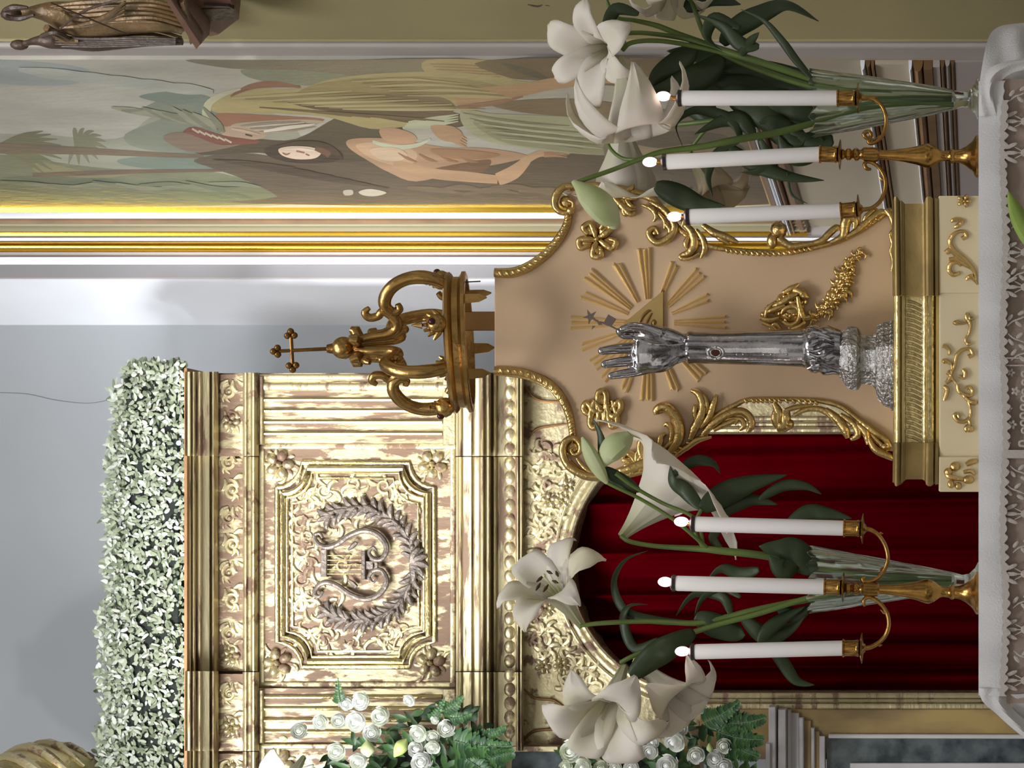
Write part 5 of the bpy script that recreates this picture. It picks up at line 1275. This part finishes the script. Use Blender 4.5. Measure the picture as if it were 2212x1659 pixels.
for pts, w_, tw in [([(1700,282),(1640,240),(1580,205),(1560,215)],34,40),([(1760,250),(1700,225),(1640,215),(1560,200)],32,30),([(1740,300),(1700,290),(1660,270),(1640,262)],30,60),([(1600,300),(1590,270),(1560,250),(1500,240),(1462,270),(1475,318)],13,150),
                    ([(1630,294),(1600,260),(1560,262),(1500,290)],18,40),([(1600,302),(1550,330),(1530,380),(1540,425)],10,60),([(1560,310),(1620,350),(1700,380),(1780,390)],17,30),([(1640,300),(1660,350),(1640,372),(1600,372)],14,90),
                    ([(1700,372),(1710,420),(1745,440)],3,0),([(1780,300),(1740,330),(1700,330),(1680,290)],26,30),([(1415,400),(1460,420),(1510,440),(1565,444)],26,20),([(1800,300),(1740,310),(1700,280)],26,60)]: leaf3(r2, [(x, y, .01) for x, y in pts], w_, tw)
r3 = lroot(2060,210,.0,'rear lily stem in the right vase, pale trumpets hanging behind the throne edge')
stem(r3, [(2060,214,.0),(1900,212,.0),(1770,230,.04),(1660,240,.08),(1540,260,.12),(1440,270,.16),(1380,262,.19),(1350,280,.2)], [5,6,6,6,6,5,5,4])
lily(r3, P(1342,246,.17), V2(12,170,-6), .205, .40, .1, 40, None, False, 1.5, 'flower', 1.6)
stem(r3, [(1540,260,.12),(1500,310,.16),(1490,335,.18)], [5,4,4], None, 'branch')
lily(r3, P(1490,330,.2), V2(40,70,-25), .14, .60, .3, 10, petal_mat('faded_petal', (206,192,164), (176,160,120)), False, 1.2)
leaf3(r3, [(1680,236,.09),(1620,200,.10),(1560,190,.1),(1480,180,.1)], 34, 30); leaf3(r3, [(1740,230,.05),(1690,250,.10),(1630,260,.1)], 36, 30); leaf3(r3, [(1660,230,.09),(1600,170,.12),(1520,120,.12),(1440,110,.1)], 30, 30)
leaf3(r3, [(1540,258,.12),(1500,220,.14),(1450,190,.14),(1380,190,.14)], 34, 20); leaf3(r3, [(1760,180,.02),(1700,170,.05),(1620,150,.06),(1540,150,.06)], 30, 10); leaf3(r3, [(1760,200,.02),(1690,190,.05),(1600,185,.06),(1500,160,.06)], 34, 10)
# --- left vase
l1 = lroot(2060,1254,-.04,'lily stem in the left vase with two closed buds and a bloom turned away')
stem(l1, [(2060,1250,-.04),(1900,1246,-.04),(1760,1226,-.04),(1660,1202,-.05),(1560,1190,-.05),(1520,1186,-.05),(1420,1180,-.04),(1362,1170,-.03),(1342,1158,-.02)], [5,6,7,8,8,7,5,5,5])
lily(l1, P(1342,1160,.0), V2(100,-112,40), .195, .56, .25, 20, None, False, 1.6, 'flower', 1.7)
stem(l1, [(1530,1186,-.05),(1480,1142,-.09),(1440,1112,-.11),(1380,1076,-.13),(1330,1052,-.14),(1306,1040,-.14)], [4.5,4,4,4,4,4], None, 'branch')
stem(l1, [(1520,1180,-.05),(1500,1120,-.09),(1430,1086,-.11),(1370,1052,-.13),(1330,1022,-.14)], [4,4,4,4,5], None, 'branch')
bud(l1, [(1312,1044,-.14),(1300,1024,-.145),(1284,996,-.15),(1270,968,-.15),(1258,944,-.15)], [4,12,16,13,3])
bud(l1, [(1304,1006,-.14),(1314,984,-.145),(1330,966,-.15),(1348,952,-.15),(1362,938,-.15)], [6,22,27,22,9])
leaf3(l1, [(1304,1010,-.14),(1302,980,-.145),(1296,940,-.15),(1280,902,-.15)], 10, 60)
leaf3(l1, [(1302,1012,-.135),(1330,1034,-.13),(1366,1052,-.13),(1386,1062,-.12)], 17, 20); leaf3(l1, [(1560,1188,-.05),(1540,1160,-.04),(1570,1120,-.02),(1560,1100,-.02)], 10, 40)
leaf3(l1, [(1515,1100,-.06),(1560,1070,-.05),(1620,1045,-.04),(1700,1026,-.03)], 26, 20); leaf3(l1, [(1515,1098,-.06),(1480,1060,-.05),(1452,1040,-.05),(1448,1005,-.05)], 17, 70); leaf3(l1, [(1450,1030,-.05),(1500,996,-.05),(1540,1000,-.05),(1556,1024,-.05)], 12, 100)
leaf3(l1, [(1640,1080,-.03),(1690,1050,-.03),(1740,1050,-.03),(1775,1068,-.03)], 12, 30); leaf3(l1, [(1560,1110,-.04),(1620,1080,-.03),(1680,1090,-.03)], 14, 40)
stem(l1, [(1520,1186,-.05),(1500,1140,-.06),(1515,1100,-.06)], [4,4,4], None, 'branch')
l2 = lroot(2060,1262,-.04,'lily stem in the left vase, its bloom with dark anthers over the arch moulding')
stem(l2, [(2060,1266,-.04),(1900,1266,-.04),(1770,1290,-.04),(1640,1316,-.05),(1560,1336,-.05),(1500,1346,-.06),(1400,1342,-.07),(1300,1346,-.08),(1254,1352,-.08)], [5,6,7,7,7,6,5,5,4])
lily(l2, P(1256,1352,-.05), V2(-52,-98,-82), .168, .60, .14, -6, None, True, .98)
leaf3(l2, [(1500,1345,-.06),(1420,1340,-.05),(1350,1320,-.04),(1325,1260,-.04),(1350,1210,-.04),(1400,1190,-.04)], 10, 90); leaf3(l2, [(1420,1380,-.06),(1370,1400,-.05),(1345,1340,-.05),(1360,1308,-.05),(1400,1306,-.05)], 11, 120)
leaf3(l2, [(1502,1330,-.06),(1540,1350,-.06),(1590,1368,-.05),(1610,1372,-.05)], 26, 0); leaf3(l2, [(1600,1330,-.05),(1650,1372,-.05),(1700,1360,-.04),(1740,1330,-.04)], 20, 60)
leaf3(l2, [(1680,1312,-.04),(1720,1330,-.04),(1760,1300,-.04)], 16, 30); leaf3(l2, [(1580,1330,-.05),(1560,1290,-.03),(1500,1285,-.02),(1460,1330,-.02)], 11, 70); leaf3(l2, [(1660,1396,-.03),(1690,1430,-.03),(1720,1470,-.03),(1760,1480,-.03)], 14, 40)
leaf3(l2, [(1640,1390,-.06),(1660,1360,-.06),(1700,1330,-.05),(1740,1310,-.05)], 15, 40)
l3 = lroot(2060,1258,-.05,'outermost lily stem in the left vase, two overlapping blooms above the white roses')
stem(l3, [(2060,1262,-.05),(1900,1262,-.05),(1770,1285,-.06),(1640,1325,-.06),(1520,1358,-.06),(1440,1390,-.07),(1370,1416,-.09),(1340,1432,-.09)], [5,6,6,6,6,5,5,5])
lily(l3, P(1348,1440,-.06), V2(-18,80,-110), .19, .56, .2, 8, None, False, 1.15)
lily(l3, P(1372,1424,-.03), V2(84,66,-50), .17, .50, .3, 30, None, False, 1.15)
leaf3(l3, [(1500,1365,-.07),(1450,1395,-.12),(1410,1420,-.14),(1370,1455,-.14),(1362,1462,-.14)], 28, 10)
leaf3(l3, [(1760,1235,-.05),(1720,1200,-.06),(1680,1190,-.06),(1640,1180,-.06)], 34, 20); leaf3(l3, [(1720,1200,-.05),(1690,1230,-.07),(1660,1200,-.07)], 24, 20); leaf3(l3, [(1690,1150,-.03),(1740,1110,-.03),(1790,1110,-.03),(1840,1120,-.03)], 18, 20)
leaf3(l3, [(1600,1290,-.04),(1560,1270,-.03),(1520,1290,-.03),(1500,1330,-.03)], 9, 60); leaf3(l3, [(1640,1230,-.04),(1600,1240,-.03),(1560,1230,-.03),(1530,1250,-.03)], 14, 60)
# bud cut by the bottom edge of the tall view
bt = lroot(2235,500,-.36,'bright green lily bud tip rising in front of the lace frontal')
bud(bt, [(2178,414,-.36),(2186,436,-.36),(2198,466,-.36),(2214,496,-.36),(2236,530,-.36),(2300,620,-.34)], [2,10,17,20,18,6], mat('green_bud', (150,178,84), .5, var=.2, vscale=14))
stem(bt, [(2290,606,-.345),(2500,760,-.34),(2800,820,-.34),(3000,850,-.36)], 6)

# ================================================================== white flower arrangements left of the arch
def rose_mesh(parent, c, r, d, cup=0):
    x, y, z = frame(d); q = MB()
    q.blob(c+z*r*.25, r*.26, 0, 8, 6)
    for ring, (n, rr, te, zo) in enumerate([(2,.36,.20,.42),(3,.56,.27,.30),(4,.78,.36,.12),(5,1.,.47,-.05)]):
        for i in range(n):
            a = 2*pi*i/n+ring*.8; rows = []
            for u in range(6):
                t = u/5; th_ = pi*(.93-(.93-te)*t); row = []
                for v in range(6):
                    aa = a+(v/5-.5)*2*pi/n*1.45; R2 = r*rr*(.90+.16*v/5)*(1+.06*max(0,t-.7)*3*cos(v*1.3+i))
                    row.append(c+(x*cos(aa)+y*sin(aa))*R2*max(.1, sin(th_))*(1.08 if u == 5 else 1)+z*R2*cos(th_)*.8+z*r*zo*.6)
                rows.append(row)
            q.grid(rows)
    return q.build('rose', PETALW, parent, fixn=False)
def arrangement(name_lab, ctr, roses, lilies, buds, leaves_box, ferns, seed):
    random.seed(seed); Yb = 2.55
    root = thing('flower_arrangement', tuple(P(ctr[0], ctr[1], Yb)), name_lab, 'flowers')
    k = (DC+Yb)/F
    for x, y, r in roses:
        p = P(x, y, Yb-.04-random.random()*.05); d = (Vector((random.uniform(-.5,.5), -1, random.uniform(-.2,.5)))).normalized(); rose_mesh(root, p, r*k*.95, d)
    for x, y, dx, dy, L in lilies: lily(root, P(x, y, Yb+.03), Vector((-dy*.01, -1, -dx*.01)), L*k, .62, .25, x, PETALW, False, 1.25, 'lily')
    for x, y, x2, y2, w_, mm in buds:
        q = MB(); c = crom([(x,y,.15*w_),((x*2+x2)/3,(y*2+y2)/3,w_),((x+2*x2)/3,(y+2*y2)/3,w_*.85),(x2,y2,.1*w_)], 5)
        q.tube([P(a, b, Yb-.1) for a, b, _ in c], [v*k for *_, v in c], 10); q.build('bud', mm, root)
    (x0, x1, y0, y1), n = leaves_box[0], leaves_box[1]
    q = MB()
    def lf(mb, px, py, Y, ang, L, w_):
        a = radians(ang); e = P(px, py, Y); d = Vector((-sin(a), random.uniform(-.5,.1), -cos(a))).normalized(); s = d.cross(Vector((0,1,.2))).normalized(); nn = s.cross(d); rows = []
        for i in range(6):
            t = i/5; ww = w_*k*max(.05, sin(pi*t**.85)); p = e+d*L*k*t-nn*.12*L*k*t*t
            rows.append([p-s*ww, p+nn*ww*.3, p+s*ww])
        mb.grid(rows)
    for i in range(n):
        px, py = random.uniform(x0, x1), y0+(y1-y0)*random.random()**.75
        if leaves_box[2](px, py): lf(q, px, py, Yb+random.uniform(-.03,.12), random.uniform(0,360), random.uniform(26,46), random.uniform(5,9))
    q.build('foliage', FOL, root, fixn=False)
    for fx, fy, ang, L, w_ in ferns:
        q = MB(); a = radians(ang); N_ = int(L/6)
        q.tube([P(fx+L*t/8*cos(a), fy+L*t/8*sin(a)+6*sin(t*.4), Yb-.05-.01*t) for t in range(9)], [.0016]*9, 6)
        for i in range(N_):
            t = i/N_; px, py = fx+L*t*cos(a), fy+L*t*sin(a)+6*sin(t*3)
            for s_ in (1,-1): lf(q, px, py, Yb-.05-.08*t, ang+s_*62, w_*(1-t*.75), w_*.16)
        q.build('fern_frond', FOL, root, fixn=False)
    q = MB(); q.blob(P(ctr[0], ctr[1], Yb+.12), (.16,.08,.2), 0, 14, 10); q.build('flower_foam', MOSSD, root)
    return root
def g4(x, y): return (600+x/4.096, 1440+y/4.096)
R1 = [(605,325,16),(735,305,20),(690,485,23),(908,440,21),(375,490,17),(190,570,18),(830,590,19),(1160,300,14),(1240,590,20),(1370,620,16),(1230,725,20),(1370,715,16),(1490,550,19),(1270,850,22),(540,480,17),(520,750,20),(710,840,20),(1390,470,10)]
R1 = [g4(x, y)+(r,) for x, y, r in R1]
fa1 = arrangement('upper white arrangement of roses, lilies and green buds before the reeded pilaster', (900,1720),
   R1, [g4(230,800)+(-20,60,118), g4(950,900)+(10,90,112)], [g4(90,640)+g4(10,625)+(6,BUDM), g4(800,800)+g4(790,650)+(15,BUDM), g4(1140,640)+g4(1030,800)+(14,mat('green_lily_bud', (176,190,112), .5, var=.15, vscale=14))],
   ((700,1080,1500,1800), 520, lambda x, y: y > 1665-.5*min(x-640, 330) if x < 970 else y > 1500+(x-970)*.9),
   [(980,1600,5,125,46),(1000,1640,-8,110,50),(990,1625,30,110,40),(930,1560,-60,60,20),(735,1520,-95,55,20),(955,1540,-40,60,26),(960,1550,-10,60,26),(1010,1600,-20,90,30)], 41)
def g5(x, y): return (1060+x/3.456, 1400+y/3.456)
R2 = [(620,520,16),(600,770,25),(920,800,16),(1190,770,18),(1210,700,14),(1400,590,22),(1370,700,24),(1530,800,19),(1740,730,17),(1680,830,20),(1320,880,24),(1050,890,17),(690,890,20),(820,900,16),(1740,880,18),(560,880,14),(930,890,14)]
R2 = [g5(x, y)+(r,) for x, y, r in R2]
fa2 = arrangement('lower white arrangement of roses and ferns beside the marble capital', (1400,1740), R2, [], [g5(1640,780)+g5(1630,710)+(7,BUDM), g5(640,430)+g5(650,480)+(5,BUDM)],
   ((1230,1620,1530,1800), 420, lambda x, y: y > 1545+abs(x-1480)*.35),
   [(1560,1560,-6,95,40),(1550,1580,10,100,44),(1500,1540,-70,60,30),(1470,1545,-100,55,26),(1520,1560,-30,90,34),(1560,1590,30,90,40)], 42)
